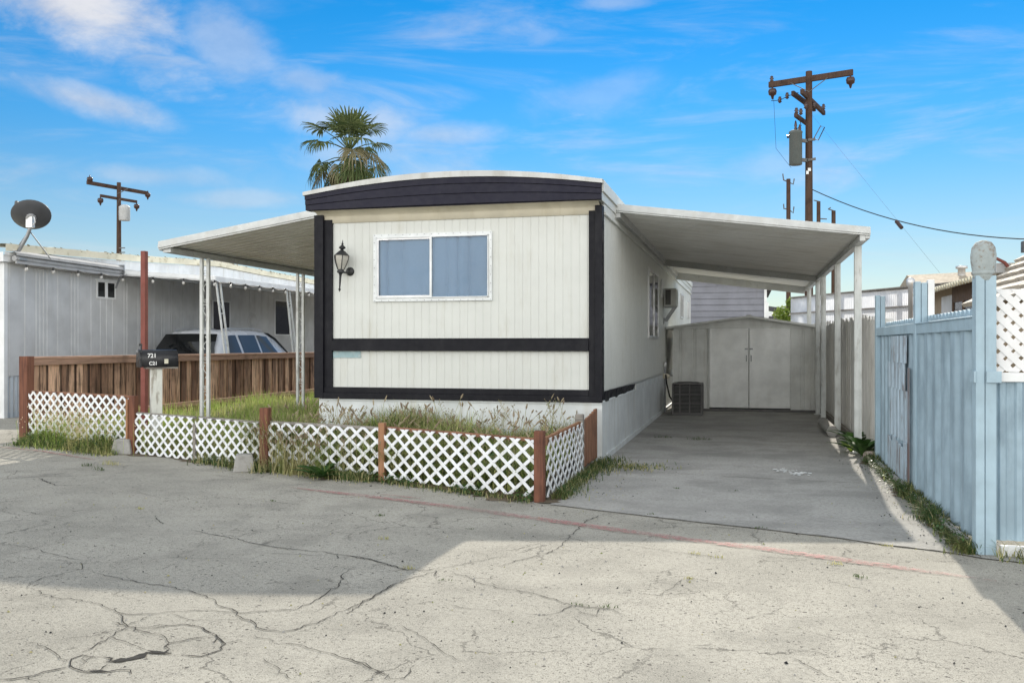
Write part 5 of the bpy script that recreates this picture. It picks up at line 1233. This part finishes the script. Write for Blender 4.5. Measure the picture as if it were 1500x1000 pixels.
# lush clump under the left lattice section
for k in range(8200):
    x = random.uniform(-10.1,-7.75); o = abs(random.gauss(0,.24)); y = fence_y(x)-o+.12; f = max(0,1-o/.75); h = random.uniform(.07,.34)*f*(.6+.6*math.sin(x*2.6+1)**2); d = random.random()
    if h < .03: continue
    blade(g2 if d<.5 else g1 if d<.78 else g3, x, y, 0, h, .0045, random.uniform(.2,1.1), random.uniform(0,6.28))
for k in range(260):
    x = random.gauss(-8.9,.55); o = random.uniform(-.1,.3); y = fence_y(x)-o; h = random.uniform(.25,.55)*(1-o*.5); g1.tube([(x,y,0),(x+random.gauss(0,.04),y,h)],.002,3,False)
    for j in range(3): p = Vector((x+random.gauss(0,.03),y+random.gauss(0,.03),h+random.gauss(0,.02))); s=.009; fl_.add([p+Vector((-s,0,0)),p+Vector((0,0,-s)),p+Vector((s,0,0)),p+Vector((0,0,s))],[(0,1,2,3)]); fl_.add([p+Vector((-s,-s*.3,0)),p+Vector((0,-s,s*.4)),p+Vector((s,s*.3,0)),p+Vector((0,s,-s*.4))],[(0,1,2,3)])
# beside the return of the lattice and the house corner
for k in range(1500):
    y = random.uniform(8.2,11.2); x = -1.70+abs(random.gauss(0,.09))*(1+.8*(y>9.8)); h = random.uniform(.03,.12); blade(g2 if random.random()<.75 else g3, x, y, .0, h, .004, random.uniform(.2,1.1), random.uniform(0,6.28))
for k in range(420):
    x = random.gauss(-1.22,.18); y = random.gauss(10.55,.14); h = random.uniform(.015,.055); blade(g3 if random.random()<.6 else g2, x, y, .012, h, .005, random.uniform(.6,1.6), random.uniform(0,6.28))
# foot of the blue fence
for k in range(5200):
    y = random.uniform(6.72,11.9); c = .5+.5*math.sin(y*3.3)*math.sin(y*1.7+1); x = 1.47-abs(random.gauss(0,.035+.03*c))*(1.3 if y < 8.2 else .8)+random.uniform(0,.05); h = random.uniform(.025,.10)*(1+1.1*c*(x>1.38)); d = random.random()
    blade(g2 if d<.85 else g3, x, y, .0, h, .0038, random.uniform(.4,1.5), random.uniform(0,6.28))
for k in range(700):
    x = random.uniform(1.6,3.2); y = random.uniform(6.55,6.76); blade(g2 if random.random()<.5 else g3, x, y, 0, random.uniform(.03,.16)*(y>6.66 or .4), .004, random.uniform(.3,1.2), random.uniform(0,6.28))
wl = MB()
def leaflet(x, y, z, s):
    a = random.uniform(0,6.28); t = random.uniform(-.5,.7); dx, dy = math.cos(a)*s, math.sin(a)*s; w = .38
    wl.add([(x,y,z),(x+dx*.5-dy*w,y+dy*.5+dx*w,z+t*s*.5+.003),(x+dx,y+dy,z+t*s),(x+dx*.5+dy*w,y+dy*.5-dx*w,z+t*s*.5)], [(0,1,2,3)])
for k in range(8000):
    x = -1.85-3.6*random.random(); y = fence_y(x)+.04+1.5*random.random()**1.6; leaflet(x, y, bedz(x,y)+random.uniform(0,.38)*random.random(), random.uniform(.018,.05))
for k in range(2600):
    x = random.uniform(-6.2,-1.85); o = abs(random.gauss(0,.085)); y = fence_y(x)-o
    if math.sin(x*2.9)+math.sin(x*7.1+1) < -.5: continue
    leaflet(x, y, random.uniform(.0,.10)*(1-o*2.5 if o < .4 else 0), random.uniform(.012,.04))
for k in range(1500):
    x = random.uniform(-10,-7.8); y = fence_y(x)-abs(random.gauss(0,.2)); leaflet(x, y, random.uniform(0,.16), random.uniform(.015,.035))
for k in range(1700):
    y = random.uniform(6.75,11.9); x = 1.46-abs(random.gauss(0,.06)); leaflet(x, y, random.uniform(0,.10), random.uniform(.012,.035))
for k in range(500):
    y = random.uniform(8.2,11); x = -1.69+abs(random.gauss(0,.09)); leaflet(x, y, random.uniform(0,.08), random.uniform(.012,.03))
tag(wl.build('weeds', WEED), 'low mat of small leaved weeds among the grass', 'weeds', None, 'stuff')
# soil and litter washed out along the fence feet
ms = MB()
def strip(pts, w0, w1, z):
    vs = []; q = []
    for a, b in zip(pts, pts[1:]):
        n = max(2, int(math.dist(a, b)/.07)); q += [lerp2(a, b, i/n) for i in range(n)]
    for i, p in enumerate(q):
        a = q[max(0,i-1)]; b = q[min(len(q)-1,i+1)]; d = Vector((b[0]-a[0], b[1]-a[1])).normalized(); n = Vector((d.y,-d.x)); w = random.uniform(w0, w1)*(.55+.45*math.sin(i*.31)*math.sin(i*.083+1))
        vs += [(p[0]-n.x*.05,p[1]-n.y*.05,z),(p[0]+n.x*w,p[1]+n.y*w,z)]
    ms.add(vs, [(2*i,2*i+1,2*i+3,2*i+2) for i in range(len(q)-1)])
strip([CORN[5],CORN[4],CORN[3],CORN[2],CORN[1],CORN[0]], .07, .26, .0035)
strip([(-1.72,8.0),(-1.70,9.0),(-1.70,11.1)], .05, .2, .0095)
strip([(1.47,11.9),(1.47,9),(1.48,6.72)], .07, .2, .0095)
struct(ms.build('soil', SOIL))
for mb_, nm, mt, lab, cat in ((g1,'grass',GRASS,'fresh green grass in the yard and lattice clump','grass'),(g2,'grass',GRASS_DK,'dark green grass along fence feet and lattice','grass'),(g3,'grass',DRY,'dry straw coloured grass and weed stems behind and below the lattice','dry grass'),(g4,'seed_heads',SEED,'brown foxtail seed heads in front of white skirting','seed heads'),(fl_,'blossoms',BLOSSOM,'tiny pale flowers over the left weed clump','flowers')):
    tag(mb_.build(nm, mt), lab, cat, None, 'stuff')
def rosette(name, lab, loc, n, L, w, up_, mat, group=None):
    m = MB()
    for i in range(n):
        a = i*2.4+random.uniform(-.3,.3); e = R(random.uniform(*up_)); l = L*random.uniform(.65,1.1); d = Vector((math.cos(a),math.sin(a),0)); vs = []
        for j in range(6):
            t = j/5; r = l*t*math.cos(e*(1-.5*t)); z = l*t*math.sin(e)*(1-.45*t); ww = w*math.sin(math.pi*min(.97,t*.9+.08))*random.uniform(.8,1.1); s = Vector((-d.y,d.x,0)); p = d*r+Vector((0,0,z+.01)); vs += [p-s*ww+Vector((0,0,ww*.4)), p, p+s*ww+Vector((0,0,ww*.4))]
        m.add(vs, [f for j in range(5) for f in ((3*j,3*j+3,3*j+4,3*j+1),(3*j+1,3*j+4,3*j+5,3*j+2))])
    o = m.build(name, mat, None, loc); return tag(o, lab, 'weed', group)
rosette('broadleaf_weed','large dark green rosette weed at the foot of the long lattice',(-4.32,8.95,0),20,.34,.04,(15,60),WEED)
rosette('dock_weed','dark upright dock weed between pipe and plank fence',(1.43,13.4,0),14,.42,.05,(45,85),WEED)
rosette('dock_weed','leafy dock weed by the white plank fence, nearest blue fence',(1.42,12.35,0),16,.46,.055,(40,85),WEED)
rosette('seedling_weed','small bright yellow green weed between the two dock weeds',(1.33,12.75,0),7,.26,.045,(40,80),BUSH)
rosette('dock_weed','low broad weed behind the lattice near left post',(-7.05,10.6,.06),12,.30,.05,(25,75),GRASS)
for (x, y) in [(-6.95,8.87),(-7.13,9.30),(-7.31,9.13),(-4.10,7.54),(-2.04,5.47),(0.10,7.32),(-0.75,7.70),(0.94,6.89),(-0.32,6.32),(-0.17,6.25),(-1.74,5.25),(-0.84,4.92),(-0.71,4.92),(-2.53,6.25),(0.56,6.24),(0.66,5.92),(-0.34,5.64),(-2.03,6.76),(-1.21,14.03),(-0.65,13.86),(-0.65,9.10),(-.10,9.09),(-5.0,6.9),(-2.9,7.1)]:
    m = MB(); big = random.uniform(.6,1.25)*(1.3 if x < -6 or y > 13 else .5); az_ = random.uniform(-.3,.3)
    for k in range(int(34*big)):
        a = random.uniform(0,6.28); px, py = random.gauss(0,.055*big), random.gauss(0,.018*big); blade(m, px, py, 0, random.uniform(.015,.06)*big, .003, random.uniform(.4,1.5), a)
    o = m.build('grass_tuft', random.choice((DRY,GRASS_DK,GRASS_DK)), None, (x,y,.003 if y<8 else .012)); o.rotation_euler.z = az_
    tag(o, 'small grass tuft growing from a crack in the pavement', 'grass tuft', 'grass tufts in the pavement cracks')
# grit, dry leaves and crumbs of paving
m = MB()
for k in range(1500):
    q = random.random()
    if q < .45: x, y = random.uniform(-6,2), random.uniform(2.6,8)
    elif q < .7: x = random.uniform(-6.4,-1.7); y = fence_y(x)-abs(random.gauss(0,.25))
    elif q < .85: x, y = 1.32-abs(random.gauss(0,.15)), random.uniform(6.8,12)
    else: x, y = random.gauss(-1.3,.3), random.uniform(8.2,11)
    if x > -1.66 and y > 7.95-.33*(x+1.66): zz = .013
    else: zz = .002
    s = random.uniform(.003,.009)*(1.3 if random.random()<.1 else 1); a = random.uniform(0,6.28); c, sn = math.cos(a)*s, math.sin(a)*s
    m.m = random.choice((0,0,1,2))
    m.add([(x-c,y-sn,zz),(x+sn*.7,y-c*.7,zz),(x+c,y+sn,zz),(x-sn*.7,y+c*.7,zz),(x,y,zz+s*.9)], [(0,1,4),(1,2,4),(2,3,4),(3,0,4)])
tag(m.build('debris', [CONC_BLOCK, DARK, DRY]), 'scattered grit and dry leaf crumbs on the pavement', 'debris', None, 'stuff')
